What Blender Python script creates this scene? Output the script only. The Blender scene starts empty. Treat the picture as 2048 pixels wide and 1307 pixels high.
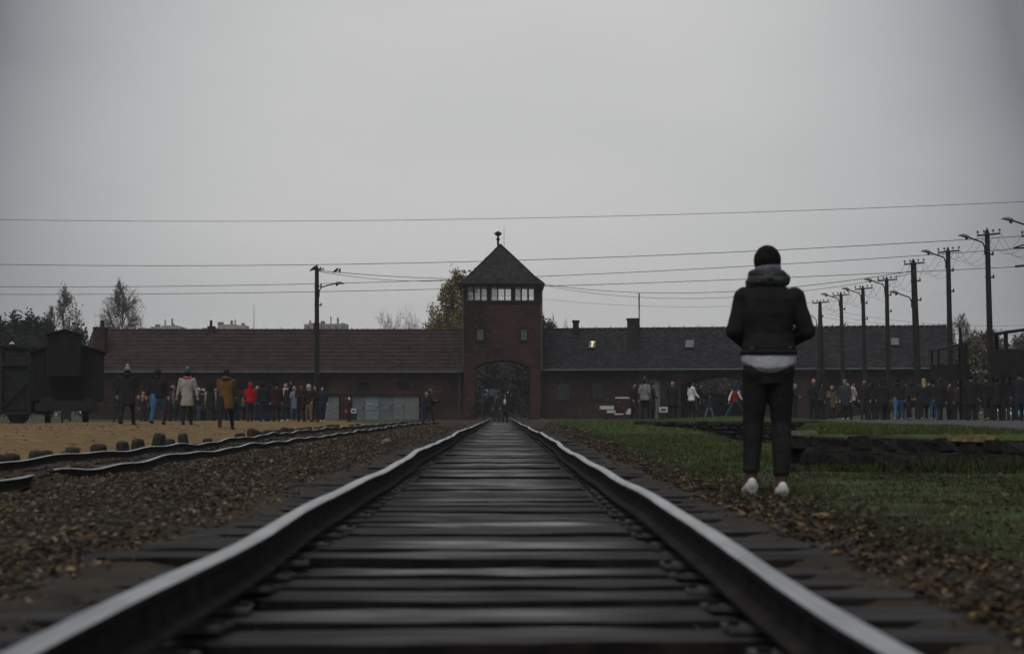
import bpy, bmesh, math, random
import numpy as np
from mathutils import Vector, Matrix, noise as mnoise
from mathutils.geometry import tessellate_polygon

random.seed(7); np.random.seed(7)
R = math.radians
SC = bpy.context.scene
COL = SC.collection

# ------------------------------------------------------------------ camera
F = 3500.0; PW, PH = 2048.0, 1307.0; HOR = 827.0
CAMP = Vector((0.06, 0.0, 0.57))
cam_d = bpy.data.cameras.new('camera'); cam = bpy.data.objects.new('camera', cam_d); COL.objects.link(cam)
SC.camera = cam
cam_d.sensor_width = 36.0; cam_d.lens = F / PW * 36.0
cam_d.clip_start = 0.05; cam_d.clip_end = 6000.0
cam.location = CAMP
cam.rotation_euler = (R(90) + math.atan((HOR - PH / 2) / F), 0, -math.atan(21.0 / F))
cam_d.dof.use_dof = True; cam_d.dof.focus_distance = 95.0; cam_d.dof.aperture_fstop = 4.0

# ------------------------------------------------------------------ sky and sun
SUN_EL, SUN_AZ = 58.0, 200.0         # a soft sun behind the cloud, high and behind the camera
w = bpy.data.worlds.new("World"); SC.world = w; w.use_nodes = True
nt = w.node_tree; nt.nodes.clear()
def N(tree, t, **kw):
    n = tree.nodes.new(t)
    for k, v in kw.items():
        if k.startswith('i_'): n.inputs[int(k[2:])].default_value = v
        else: setattr(n, k, v)
    return n
def M_(tree, op, a, b=None, c=None, clamp=False):
    n = tree.nodes.new('ShaderNodeMath'); n.operation = op; n.use_clamp = clamp
    for i, v in enumerate((a, b, c)):
        if v is None: continue
        if isinstance(v, (int, float)): n.inputs[i].default_value = v
        else: tree.links.new(v, n.inputs[i])
    return n.outputs[0]
tc = N(nt, 'ShaderNodeTexCoord'); sep = N(nt, 'ShaderNodeSeparateXYZ')
nt.links.new(tc.outputs['Generated'], sep.inputs[0])
X_, Y_, Z_ = sep.outputs
def sq(v): return M_(nt, 'MULTIPLY', v, v)
ax = sq(M_(nt, 'MULTIPLY', X_, 1 / 0.28))
ax = M_(nt, 'ADD', M_(nt, 'MULTIPLY', ax, 0.22), M_(nt, 'MULTIPLY', sq(ax), 0.78))
zc = M_(nt, 'MINIMUM', M_(nt, 'MAXIMUM', Z_, 0.0), 0.30)
# overcast veil, brightest ahead; lens vignette painted in as darkening all round
cl = N(nt, 'ShaderNodeTexNoise'); cl.inputs['Scale'].default_value = 3.2; cl.inputs['Detail'].default_value = 5.0
mp = N(nt, 'ShaderNodeMapping'); mp.inputs['Scale'].default_value = (1.0, 1.0, 2.6)
nt.links.new(tc.outputs['Generated'], mp.inputs['Vector']); nt.links.new(mp.outputs[0], cl.inputs['Vector'])
D = M_(nt, 'MULTIPLY', ax, M_(nt, 'ADD', M_(nt, 'MULTIPLY', zc, 1.9), 0.26))
D = M_(nt, 'ADD', D, M_(nt, 'MULTIPLY', M_(nt, 'MAXIMUM', M_(nt, 'SUBTRACT', Z_, 0.24), 0.0), 1.6))
D = M_(nt, 'ADD', D, M_(nt, 'MAXIMUM', M_(nt, 'MULTIPLY', Y_, -1.5), 0.0))
D = M_(nt, 'ADD', D, M_(nt, 'MULTIPLY', M_(nt, 'SUBTRACT', cl.outputs['Fac'], 0.5), 0.24))
lv = N(nt, 'ShaderNodeMapRange'); lv.interpolation_type = 'LINEAR'
nt.links.new(D, lv.inputs['Value'])
lv.inputs['From Min'].default_value = -0.10; lv.inputs['From Max'].default_value = 0.60
lv.inputs['To Min'].default_value = 7.15; lv.inputs['To Max'].default_value = 1.95
sky = N(nt, 'ShaderNodeTexSky'); sky.sky_type = 'NISHITA'; sky.sun_disc = False
sky.sun_elevation = R(SUN_EL); sky.sun_rotation = R(SUN_AZ)
tint = N(nt, 'ShaderNodeMapRange'); nt.links.new(D, tint.inputs['Value'])
tint.inputs['From Min'].default_value = 0.0; tint.inputs['From Max'].default_value = 0.6
mixc = N(nt, 'ShaderNodeMix', data_type='RGBA')
mixc.inputs['A'].default_value = (1.0, 1.0, 0.985, 1); mixc.inputs['B'].default_value = (0.955, 1.0, 1.075, 1)
nt.links.new(tint.outputs[0], mixc.inputs['Factor'])
mul = N(nt, 'ShaderNodeVectorMath', operation='SCALE')
nt.links.new(mixc.outputs['Result'], mul.inputs[0]); nt.links.new(lv.outputs[0], mul.inputs['Scale'])
mixs = N(nt, 'ShaderNodeMix', data_type='RGBA'); mixs.inputs['Factor'].default_value = 0.015
nt.links.new(mul.outputs[0], mixs.inputs['A']); nt.links.new(sky.outputs[0], mixs.inputs['B'])
bg = N(nt, 'ShaderNodeBackground'); bg.inputs['Strength'].default_value = 0.1
nt.links.new(mixs.outputs['Result'], bg.inputs['Color'])
wo = N(nt, 'ShaderNodeOutputWorld'); nt.links.new(bg.outputs[0], wo.inputs['Surface'])
sd = bpy.data.lights.new('sun', 'SUN'); sd.energy = 1.2; sd.angle = R(40); sd.color = (1.0, 0.97, 0.92)
so = bpy.data.objects.new('sun', sd); COL.objects.link(so)
so.rotation_euler = (R(90 - SUN_EL), 0, R(180 - SUN_AZ))
vs = SC.view_settings; vs.view_transform = 'Standard'; vs.look = 'None'; vs.exposure = 0.0; vs.gamma = 1.0
vs.use_curve_mapping = False
try:
    SC.cycles.volume_bounces = 0; SC.cycles.max_bounces = 6
except Exception: pass

# ------------------------------------------------------------------ helpers
bpy.context.view_layer.update()
CM = cam.rotation_euler.to_matrix()
def W(px, py, d):
    """the point of the place seen at photo pixel (px, py), d metres down the track: used only to read positions"""
    v = CM @ Vector(((px - PW / 2) / F, (PH / 2 - py) / F, -1.0))
    return CAMP + v * (d / v.y)
def wx(px, d): return W(px, HOR, d).x
def wz(py, d): return W(1003, py, d).z

def mat(name, c1, c2=None, scale=5.0, rough=0.8, bump=0.0, bscale=None, metal=0.0, spec=0.3, stretch=(1, 1, 1),
        island=None, detail=5.0, ramp=(0.35, 0.65), wet=None):
    m = bpy.data.materials.new(name); m.use_nodes = True; t = m.node_tree; b = t.nodes['Principled BSDF']
    b.inputs['Roughness'].default_value = rough; b.inputs['Metallic'].default_value = metal
    b.inputs['Specular IOR Level'].default_value = spec
    b.inputs['Base Color'].default_value = (*c1, 1)
    if c2 or bump:
        co = N(t, 'ShaderNodeTexCoord'); mp = N(t, 'ShaderNodeMapping'); mp.inputs['Scale'].default_value = stretch
        t.links.new(co.outputs['Object'], mp.inputs[0])
    if c2:
        n = N(t, 'ShaderNodeTexNoise'); n.inputs['Scale'].default_value = scale; n.inputs['Detail'].default_value = detail
        t.links.new(mp.outputs[0], n.inputs['Vector'])
        r = N(t, 'ShaderNodeValToRGB'); r.color_ramp.elements[0].position = ramp[0]; r.color_ramp.elements[1].position = ramp[1]
        r.color_ramp.elements[0].color = (*c1, 1); r.color_ramp.elements[1].color = (*c2, 1)
        t.links.new(n.outputs['Fac'], r.inputs[0]); t.links.new(r.outputs[0], b.inputs['Base Color'])
        if wet is not None:
            mr = N(t, 'ShaderNodeMapRange'); mr.inputs['From Min'].default_value = .35; mr.inputs['From Max'].default_value = .65
            mr.inputs['To Min'].default_value = wet; mr.inputs['To Max'].default_value = rough
            t.links.new(n.outputs['Fac'], mr.inputs[0]); t.links.new(mr.outputs[0], b.inputs['Roughness'])
    if island:
        g = N(t, 'ShaderNodeNewGeometry'); r = N(t, 'ShaderNodeValToRGB'); els = r.color_ramp.elements
        r.color_ramp.interpolation = 'CONSTANT'
        while len(els) < len(island): els.new(0.5)
        for i, c in enumerate(island): els[i].position = i / len(island); els[i].color = (*c, 1)
        t.links.new(g.outputs['Random Per Island'], r.inputs[0]); t.links.new(r.outputs[0], b.inputs['Base Color'])
    if bump:
        n2 = N(t, 'ShaderNodeTexNoise'); n2.inputs['Scale'].default_value = bscale or scale * 3; n2.inputs['Detail'].default_value = 6
        t.links.new(mp.outputs[0], n2.inputs['Vector'])
        bp = N(t, 'ShaderNodeBump'); bp.inputs['Strength'].default_value = 1.0; bp.inputs['Distance'].default_value = bump
        t.links.new(n2.outputs['Fac'], bp.inputs['Height']); t.links.new(bp.outputs[0], b.inputs['Normal'])
    return m

class MB:
    def __init__(s): s.v = []; s.f = []; s.mi = []
    def add(s, vs, fs, mi=0):
        o = len(s.v); s.v.extend([tuple(a) for a in vs]); s.f.extend([tuple(i + o for i in f) for f in fs]); s.mi.extend([mi] * len(fs))
        return s
    def box(s, x0, x1, y0, y1, z0, z1, mi=0, M=None):
        vs = [(x, y, z) for x in (x0, x1) for y in (y0, y1) for z in (z0, z1)]
        if M is not None: vs = [M @ Vector(a) for a in vs]
        return s.add(vs, [(0, 1, 3, 2), (4, 6, 7, 5), (0, 4, 5, 1), (2, 3, 7, 6), (0, 2, 6, 4), (1, 5, 7, 3)], mi)
    def tube(s, pts, rad, n=8, mi=0, cap=True):
        """round tube along pts; rad a number or a list"""
        pts = [Vector(p) for p in pts]; rings = []
        if not hasattr(rad, '__len__'): rad = [rad] * len(pts)
        prev = None
        for i, p in enumerate(pts):
            t = (pts[min(i + 1, len(pts) - 1)] - pts[max(i - 1, 0)])
            t = t.normalized() if t.length > 1e-9 else Vector((0, 0, 1))
            a = prev if prev is not None else (Vector((1, 0, 0)) if abs(t.x) < 0.9 else Vector((0, 1, 0)))
            a = (a - t * a.dot(t)); a = a.normalized() if a.length > 1e-6 else t.orthogonal().normalized()
            prev = a; b = t.cross(a)
            r = rad[i]; rx, ry = (r if hasattr(r, '__len__') else (r, r))
            rings.append([p + a * (math.cos(2 * math.pi * k / n) * rx) + b * (math.sin(2 * math.pi * k / n) * ry) for k in range(n)])
        vs = [v for r_ in rings for v in r_]; fs = []
        for i in range(len(pts) - 1):
            for k in range(n):
                a0 = i * n + k; a1 = i * n + (k + 1) % n
                fs.append((a0, a1, a1 + n, a0 + n))
        if cap:
            fs.append(tuple(range(n - 1, -1, -1))); fs.append(tuple(range((len(pts) - 1) * n, len(pts) * n)))
        return s.add(vs, fs, mi)
    def ball(s, c, rx, ry, rz, n=12, m=8, mi=0, M=None):
        vs = [(0, 0, -1)]
        for i in range(1, m):
            ph = -math.pi / 2 + math.pi * i / m
            for k in range(n): vs.append((math.cos(ph) * math.cos(2 * math.pi * k / n), math.cos(ph) * math.sin(2 * math.pi * k / n), math.sin(ph)))
        vs.append((0, 0, 1)); fs = []
        for k in range(n): fs.append((0, 1 + (k + 1) % n, 1 + k))
        for i in range(m - 2):
            for k in range(n):
                a = 1 + i * n + k; b = 1 + i * n + (k + 1) % n; fs.append((a, b, b + n, a + n))
        l = 1 + (m - 2) * n
        for k in range(n): fs.append((l + k, l + (k + 1) % n, len(vs) - 1))
        vs = [Vector((a[0] * rx, a[1] * ry, a[2] * rz)) for a in vs]
        if M is not None: vs = [M @ a for a in vs]
        return s.add([a + Vector(c) for a in vs], fs, mi)
    def mesh(s, name, mats, smooth=False):
        me = bpy.data.meshes.new(name); me.from_pydata(s.v, [], s.f)
        for m in (mats if isinstance(mats, (list, tuple)) else [mats]): me.materials.append(m)
        if len(me.materials) > 1: me.polygons.foreach_set('material_index', s.mi)
        if smooth: me.polygons.foreach_set('use_smooth', [True] * len(me.polygons))
        me.update(); return me
    def build(s, name, mats, parent=None, smooth=False, loc=None):
        return link(name, s.mesh(name, mats, smooth), parent, loc)
def link(name, me, parent=None, loc=None, rot=None):
    o = bpy.data.objects.new(name, me); COL.objects.link(o)
    if parent: o.parent = parent
    if loc is not None: o.location = loc
    if rot is not None: o.rotation_euler = rot
    return o
def tag(o, label=None, cat=None, group=None, kind=None):
    if label: o['label'] = label
    if cat: o['category'] = cat
    if group: o['group'] = group
    if kind: o['kind'] = kind
    return o
def empty(name, loc, rz=0.0, label=None, cat=None, group=None):
    o = bpy.data.objects.new(name, None); COL.objects.link(o); o.location = loc; o.rotation_euler = (0, 0, rz)
    o.empty_display_size = 0.2
    return tag(o, label, cat, group)
KIDS = {}
def copy_tree(root, loc, rz, label, parent=None):
    c = root.copy(); COL.objects.link(c); c.location = loc; c.rotation_euler = (0, 0, rz)
    if label: c['label'] = label
    def rec(src, dst):
        for k in [o for o in ALLK.get(src.name, [])]:
            d = k.copy(); COL.objects.link(d); d.parent = dst; rec(k, d)
    rec(root, c); return c
ALLK = {}
def index_kids(root):
    for o in list(bpy.data.objects):
        if o.parent: 
            l = ALLK.setdefault(o.parent.name, [])
            if o not in l: l.append(o)
def npmesh(name, V, Fc, mats, mi=None, smooth=False):
    me = bpy.data.meshes.new(name); V = np.asarray(V, dtype=np.float32); Fc = np.asarray(Fc, dtype=np.int32)
    n, k = Fc.shape
    me.vertices.add(len(V)); me.vertices.foreach_set('co', V.ravel())
    me.loops.add(n * k); me.loops.foreach_set('vertex_index', Fc.ravel())
    me.polygons.add(n); me.polygons.foreach_set('loop_start', np.arange(0, n * k, k, dtype=np.int32))
    me.polygons.foreach_set('loop_total', np.full(n, k, dtype=np.int32))
    for m in mats: me.materials.append(m)
    if mi is not None: me.polygons.foreach_set('material_index', np.asarray(mi, dtype=np.int32))
    if smooth: me.polygons.foreach_set('use_smooth', np.ones(n, dtype=bool))
    me.update(calc_edges=True); me.validate(); return me

def sst(a, b, v):
    t = np.clip((np.asarray(v, dtype=float) - a) / (b - a), 0, 1); return t * t * (3 - 2 * t)
def lumps(x, y):
    return (np.sin(x * 1.7 + np.sin(y * .9) * 1.3) * np.sin(y * 1.1 + 0.6 * np.sin(x * 2.3)) * .5
            + np.sin(x * 4.3 + y * 2.9) * np.sin(y * 3.7 - x * 1.9) * .25 + np.sin(x * 9.1 + 1.3 * np.sin(y * 6.1)) * np.sin(y * 8.3 + x * 3) * .15)
ZT = ([0, 3, 8, 13, 23, 38, 65, 90, 130], [0.0, 0.003, 0.02, 0.02, 0.055, 0.065, 0.05, 0.05, 0.06])
ZS = ([0, 15, 24, 31, 50, 70, 100, 130], [-.15, -.14, -.11, -.11, -.06, -.04, 0, .02])
def edge_r(y): return np.interp(y, [0, 16, 22, 27, 39, 50, 60], [2.6, 2.6, 3.2, 3.7, 4.35, 4.2, 4.1])
def wall_y(x): return 50 - (np.clip(x, 4.03, 7.7) - 4.03) * 2.2
def sand_end(x): return 58 + 34 * sst(-18, -12, x)
def G(x, y):
    x = np.asarray(x, dtype=float); y = np.asarray(y, dtype=float)
    zt = np.interp(y, *ZT); L = lumps(x, y)
    zr = np.interp(y, [0, 12, 20, 27, 39, 60, 90, 128], [0, 0, .03, .1, .2, .28, .28, .16])
    zp = np.interp(y, [17, 23, 40, 60, 90, 128], [.36, .35, .33, .30, .28, .16])
    inb = sst(0.0, .12, y - 17.22) * sst(-.3, 0, x - (2.95 + (y - 17) * .18))
    beh = sst(0, .25, y - wall_y(x) - .15) * sst(3.9, 4.2, x)
    up = np.maximum(inb, beh)
    tr = sst(0, .55, x - edge_r(y)) * sst(19, 26, y) * (1 - up) * (1 - sst(50, 52, y))
    right = zr + (L * .03 + .012 * lumps(x * 3.1, y * 2.3)) * sst(1.8, 3.0, x)
    right = right * (1 - tr) + (-.16) * tr
    right = right * (1 - up) + (zp + L * .008) * up
    right = right + .16 * np.exp(-((x - 9.4) / 2.6) ** 2 - ((y - 68) / 4) ** 2) + .9 * np.exp(-((x - 25) / 3.2) ** 2 - ((y - 104) / 7) ** 2)
    bed = zt - .095 + .08 * sst(70, 85, y) + .022 * L + .088 * sst(.98, 1.30, np.abs(x))
    gl = zt - .015 + .03 * L
    sid = np.interp(y, *ZS) - .005 + .03 * L
    sand = np.interp(y, [10, 25, 40, 58], [.06, .13, .19, .22]) + .012 * L
    bump = .22 * np.exp(-((x + 4.1) / .5) ** 2 - ((y - 15.7) / .35) ** 2)
    left = gl
    k = sst(-3.3, -3.9, x); left = left * (1 - k) + sid * k
    k = sst(-6.1, -9.5, x); left = left * (1 - k) + sand * k
    left = left + bump
    far = sst(0, 4, y - sand_end(x)) * sst(-6.2, -8, x)
    left = left * (1 - far) + .08 * far
    z = bed
    k = sst(-1.35, -1.7, x); z = z * (1 - k) + left * k
    k = sst(1.35, 1.8, x); z = z * (1 - k) + right * k
    k = sst(98, 124, y); z = z * (1 - k) + .15 * k * np.ones_like(z) + 0
    return z
def Gf(x, y): return float(G(np.array([x]), np.array([y]))[0])
# ------------------------------------------------------------------ materials
m_dirt = mat('dirt', (.022, .017, .012), (.060, .042, .026), 3.0, .85, .02, 14)
m_grassgd = mat('turf', (.034, .032, .018), (.070, .098, .030), 2.2, .9, .03, 25, detail=9, ramp=(.36, .56))
m_sand = mat('sand', (.125, .080, .034), (.30, .20, .085), 3.2, .95, .035, 14, detail=12, ramp=(.3, .7))
m_path = mat('path', (.06, .058, .064), (.105, .10, .108), 1.3, .85, .015, 18, detail=8)
m_stone = mat('stone', (.02, .019, .018), (.075, .068, .06), 9, .9, .03, 22)
m_stone2 = mat('stone_dark', (.012, .012, .012), (.038, .034, .031), 7, .85, .02, 25)
m_stonetan = mat('stone_tan', (.16, .12, .05), (.28, .22, .12), 8, .85, .02, 25)
m_stonepale = mat('stone_pale', (.12, .11, .09), (.22, .20, .17), 8, .85, .02, 25)
m_mortar = mat('mortar', (.02, .018, .016), (.045, .04, .036), 8, .9)
def sleepermat():
    """old creosoted timber: each sleeper its own tone, greasy and dark towards the rails, worn pale and smooth between them"""
    m = bpy.data.materials.new('sleeper_wood'); m.use_nodes = True; t = m.node_tree; b = t.nodes['Principled BSDF']
    co = N(t, 'ShaderNodeTexCoord'); oi = N(t, 'ShaderNodeObjectInfo'); sp = N(t, 'ShaderNodeSeparateXYZ'); t.links.new(co.outputs['Object'], sp.inputs[0])
    off = N(t, 'ShaderNodeVectorMath', operation='ADD'); cb = N(t, 'ShaderNodeCombineXYZ'); r10 = M_(t, 'MULTIPLY', oi.outputs['Random'], 37.0)
    for i in range(3): t.links.new(r10, cb.inputs[i])
    t.links.new(co.outputs['Object'], off.inputs[0]); t.links.new(cb.outputs[0], off.inputs[1])
    def noise(sc, st, det=8):
        mp = N(t, 'ShaderNodeMapping'); mp.inputs['Scale'].default_value = st; t.links.new(off.outputs[0], mp.inputs[0])
        n = N(t, 'ShaderNodeTexNoise'); n.inputs['Scale'].default_value = sc; n.inputs['Detail'].default_value = det; t.links.new(mp.outputs[0], n.inputs['Vector']); return n.outputs['Fac']
    grain = noise(3.0, (.5, 14, 6)); blot = noise(2.2, (1, 8, 1), 7)
    ax_ = M_(t, 'ABSOLUTE', sp.outputs[0])
    wr = N(t, 'ShaderNodeMapRange'); wr.interpolation_type = 'SMOOTHSTEP'; t.links.new(ax_, wr.inputs['Value']); wr.inputs['From Min'].default_value = .22; wr.inputs['From Max'].default_value = .66; wr.inputs['To Min'].default_value = 1; wr.inputs['To Max'].default_value = 0
    worn = M_(t, 'MULTIPLY', wr.outputs[0], M_(t, 'ADD', M_(t, 'MULTIPLY', blot, 2.4), -.65, clamp=True))
    worn = M_(t, 'MULTIPLY', worn, M_(t, 'ADD', M_(t, 'MULTIPLY', oi.outputs['Random'], 1.25), .1))
    v = M_(t, 'ADD', M_(t, 'MULTIPLY', grain, .55), M_(t, 'MULTIPLY', worn, .55), clamp=True)
    r = N(t, 'ShaderNodeValToRGB'); r.color_ramp.elements[0].position = .18; r.color_ramp.elements[1].position = .85
    r.color_ramp.elements[0].color = (.018, .0165, .017, 1); r.color_ramp.elements[1].color = (.17, .165, .17, 1); t.links.new(v, r.inputs[0]); t.links.new(r.outputs[0], b.inputs['Base Color'])
    mr = N(t, 'ShaderNodeMapRange'); t.links.new(M_(t, 'MULTIPLY', worn, M_(t, 'ADD', grain, .5)), mr.inputs['Value']); mr.inputs['From Min'].default_value = .1; mr.inputs['From Max'].default_value = .75; mr.inputs['To Min'].default_value = .72; mr.inputs['To Max'].default_value = .28
    t.links.new(mr.outputs[0], b.inputs['Roughness']); sm = N(t, 'ShaderNodeMapRange'); t.links.new(worn, sm.inputs['Value']); sm.inputs['From Min'].default_value = .05; sm.inputs['From Max'].default_value = .5; sm.inputs['To Min'].default_value = .25; sm.inputs['To Max'].default_value = .9; t.links.new(sm.outputs[0], b.inputs['Specular IOR Level'])
    bp = N(t, 'ShaderNodeBump'); bp.inputs['Distance'].default_value = .006; t.links.new(noise(4.0, (.4, 12, 8), 10), bp.inputs['Height']); t.links.new(bp.outputs[0], b.inputs['Normal']); return m
m_wood = sleepermat(); m_woodside_shade = mat('sleeper_side_shade', (.010, .009, .009), (.030, .025, .022), 6, .95, .01, 20, spec=.1)  # creosoted sides, darkened in colour to stand for shade on their faces
m_woodold = mat('old_wood', (.014, .012, .011), (.055, .047, .04), 4, .8, .02, 12, stretch=(.6, 3, 1))
m_rust = mat('rail_rust', (.015, .014, .014), (.036, .031, .028), 8, .92, .006, 40, spec=.12)
m_railtop = mat('rail_top', (.40, .41, .43), (.58, .59, .61), 6, .34, .002, 30, metal=.9, stretch=(3, .4, 1))
m_plate = mat('plate', (.03, .028, .028), (.13, .13, .14), 9, .6, .008, 30, metal=.3, spec=.4)
m_pole = mat('pole_wood', (.014, .012, .011), (.035, .03, .027), 3, .85, .01, 12, stretch=(4, 4, .4))
m_iron = mat('dark_iron', (.012, .012, .013), (.03, .03, .032), 10, .6)
m_lamp = mat('lamp_shell', (.20, .20, .15), (.30, .30, .24), 8, .5)
m_wire = mat('wire', (.05, .05, .055), None, rough=.6)
m_ins = mat('insulator', (.10, .09, .08), (.2, .19, .17), 10, .4)
m_bark = mat('bark', (.03, .026, .022), (.07, .06, .05), 4, .9)
m_twig = mat('twigs', (.11, .095, .088), (.16, .14, .13), 3, .9)
m_birch = mat('birch_bark', (.10, .10, .095), (.28, .27, .25), 3, .8)
def leafmat(name, cols): return mat(name, cols[0], rough=.7, island=cols, spec=.2)
m_leafdk = leafmat('foliage_dark', [(.018, .028, .014), (.026, .040, .018), (.035, .050, .022), (.022, .034, .02)])
m_leafaut = leafmat('foliage_autumn', [(.14, .14, .045), (.26, .21, .055), (.34, .25, .06), (.12, .12, .045), (.38, .26, .07), (.09, .10, .04)])
m_leafbr = leafmat('foliage_brown', [(.11, .09, .065), (.14, .115, .08), (.085, .075, .055), (.10, .095, .065)])
m_leafmist = leafmat('foliage_mist_tint', [(.058, .066, .056), (.064, .070, .060), (.052, .060, .050), (.068, .071, .060)])  # leaf greens greyed to put mist into their colour
m_litter = leafmat('fallen_leaves', [(.13, .08, .036), (.20, .13, .06), (.06, .036, .02), (.30, .22, .12), (.04, .024, .015), (.13, .065, .022), (.025, .018, .012), (.08, .05, .03)])
m_litter2 = leafmat('fallen_leaves_wet', [(.06, .038, .018), (.13, .078, .032), (.03, .02, .012), (.22, .14, .06), (.02, .015, .01), (.07, .04, .02), (.05, .045, .02)])
m_pebble = leafmat('pebbles', [(.032, .026, .019), (.062, .048, .034), (.10, .075, .048), (.022, .018, .015), (.048, .034, .024), (.17, .145, .11), (.040, .028, .018), (.028, .024, .020), (.055, .045, .030), (.024, .021, .017)])
m_blade = leafmat('grass_blades', [(.036, .054, .018), (.046, .072, .022), (.064, .090, .028), (.036, .052, .026), (.026, .038, .016), (.09, .090, .036), (.05, .045, .025)])

m_blade2 = leafmat('grass_fresh', [(.065, .115, .028), (.09, .14, .035), (.11, .16, .045), (.055, .09, .03), (.13, .155, .05)])
# ------------------------------------------------------------------ ground
def axis(parts):
    out = []
    for a, b, st in parts: out += list(np.arange(a, b, st))
    return np.array(out + [parts[-1][1]])
xs = axis([(-1600, -200, 200), (-200, -60, 20), (-60, -20, 2.5), (-20, -8, .5), (-8, 10, .11), (10, 20, .5), (20, 60, 2.5), (60, 200, 20), (200, 1600, 200)])
ys = axis([(-60, -10, 10), (-10, 0, 1), (0, 16.8, .1), (16.8, 17.6, .04), (17.6, 30, .16), (30, 60, .35), (60, 130, .8), (130, 200, 10), (200, 600, 50), (600, 3400, 400)])
XX, YY = np.meshgrid(xs, ys); ZZ = G(XX, YY)
fine = np.random.rand(*XX.shape) - .5
ZZ = ZZ + fine * .012 * (np.abs(XX) < 12) * (YY < 60) * (YY > 0)
V = np.stack([XX.ravel(), YY.ravel(), ZZ.ravel()], 1)
nx, ny = len(xs), len(ys)
I = np.arange(nx * ny).reshape(ny, nx)
FQ = np.stack([I[:-1, :-1].ravel(), I[:-1, 1:].ravel(), I[1:, 1:].ravel(), I[1:, :-1].ravel()], 1)
cx = V[FQ].mean(1)[:, 0]; cy = V[FQ].mean(1)[:, 1]
jit = lumps(cx * 1.9, cy * .8) * .55
isgrass = ((cx > 1.8 + .3 * np.exp(-((cy - 9) / 5) ** 2) + jit * .6) | (cy > sand_end(cx) + 3) & (cx < -6.5)) & ~((cx > 1) & (cy > 118) & (cx < 14)) | (np.abs(cx) > 60)
mi = np.where(isgrass, 1, 0)
g = link('ground', npmesh('ground', V, FQ, [m_dirt, m_grassgd], mi, True)); tag(g, kind='structure')

def sheet(name, xv, yfun0, yfun1, ny, m, dz=.012):
    ts = np.linspace(0, 1, ny)
    XS = np.repeat(xv[None, :], ny, 0); a = yfun0(xv); b = yfun1(xv)
    YS = a[None, :] + (b - a)[None, :] * ts[:, None] ** 1.5
    ZS_ = G(XS, YS) + dz + .008 * np.random.rand(*XS.shape)
    V = np.stack([XS.ravel(), YS.ravel(), ZS_.ravel()], 1); n = len(xv); I = np.arange(n * ny).reshape(ny, n)
    FQ = np.stack([I[:-1, :-1].ravel(), I[:-1, 1:].ravel(), I[1:, 1:].ravel(), I[1:, :-1].ravel()], 1)
    o = link(name, npmesh(name, V, FQ, [m], None, True)); return tag(o, kind='structure')
sxv = np.concatenate([np.arange(-60, -20, 1.0), np.arange(-20, -6.55, .12)])
sheet('sandy_path', sxv, lambda x: 8 + 0 * x, lambda x: sand_end(x) + 1.5 + lumps(x * 2, x), 240, m_sand, .014)
# gravel path on the raised ground at the right
pyv = np.concatenate([np.arange(21, 60, .3), np.arange(60, 112, .8)])
def px0(y): return np.interp(y, [21, 23, 30, 41, 63, 112], [6.5, 6.9, 7.8, 8.8, 11.5, 13.0]) + .25 * np.sin(y * 1.3) + .15 * np.sin(y * 3.1)
ts = np.linspace(0, 1, 90) ** 1.6
YS = np.repeat(pyv[:, None], 90, 1); XS = px0(pyv)[:, None] + (50 - px0(pyv))[:, None] * ts[None, :]
ZS_ = G(XS, YS) + .014; keep = None
V = np.stack([XS.ravel(), YS.ravel(), ZS_.ravel()], 1); I = np.arange(V.shape[0]).reshape(len(pyv), 90)
FQ = np.stack([I[:-1, :-1].ravel(), I[:-1, 1:].ravel(), I[1:, 1:].ravel(), I[1:, :-1].ravel()], 1)
c = V[FQ].mean(1); bank = (c[:, 2] > .42) | ((c[:, 1] > 88) & (c[:, 0] > 19))
o = link('gravel_path', npmesh('gravel_path', V, FQ[~bank], [m_path], None, True)); tag(o, kind='structure')
bpy.data.objects['gravel_path']['kind'] = 'structure'

# ------------------------------------------------------------------ loose stuff on the ground
def scatter(n, xr, yr, power=1.6, keep=None):
    y = yr[0] + (yr[1] - yr[0]) * np.random.rand(n) ** power; x = np.random.uniform(xr[0], xr[1], n)
    if keep is not None:
        k = keep(x, y); x, y = x[k], y[k]
    return x, y
def leaves(name, x, y, s0, s1, m, lift=.012, grow=0.0):
    n = len(x); z = G(x, y) + lift
    s = np.random.uniform(s0, s1, n) * (1 + grow * y); a = np.random.rand(n) * 2 * np.pi
    tl = np.random.normal(0, .45, n); tl2 = np.random.normal(0, .3, n); cur = np.random.uniform(.05, .45, n)
    pts = np.array([(-1, 0, 0), (-.2, -.55, 1), (-.2, .55, 1), (1, 0, 0), (.35, -.42, .8), (.35, .42, .8)])
    V = np.zeros((n, 6, 3))
    for i, (u, v, h) in enumerate(pts):
        lx = u * np.cos(a) - v * np.sin(a); ly = u * np.sin(a) + v * np.cos(a)
        V[:, i, 0] = x + lx * s; V[:, i, 1] = y + ly * s
        V[:, i, 2] = z + s * (lx * tl + ly * tl2) * .8 + s * h * cur + s * .25
    B = (np.arange(n) * 6)[:, None]
    f = np.concatenate([B + np.array([[0, 1, 4, 3]]), B + np.array([[0, 3, 5, 2]])])
    o = link(name, npmesh(name, V.reshape(-1, 3), f, [m])); return tag(o, kind='stuff')
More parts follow.
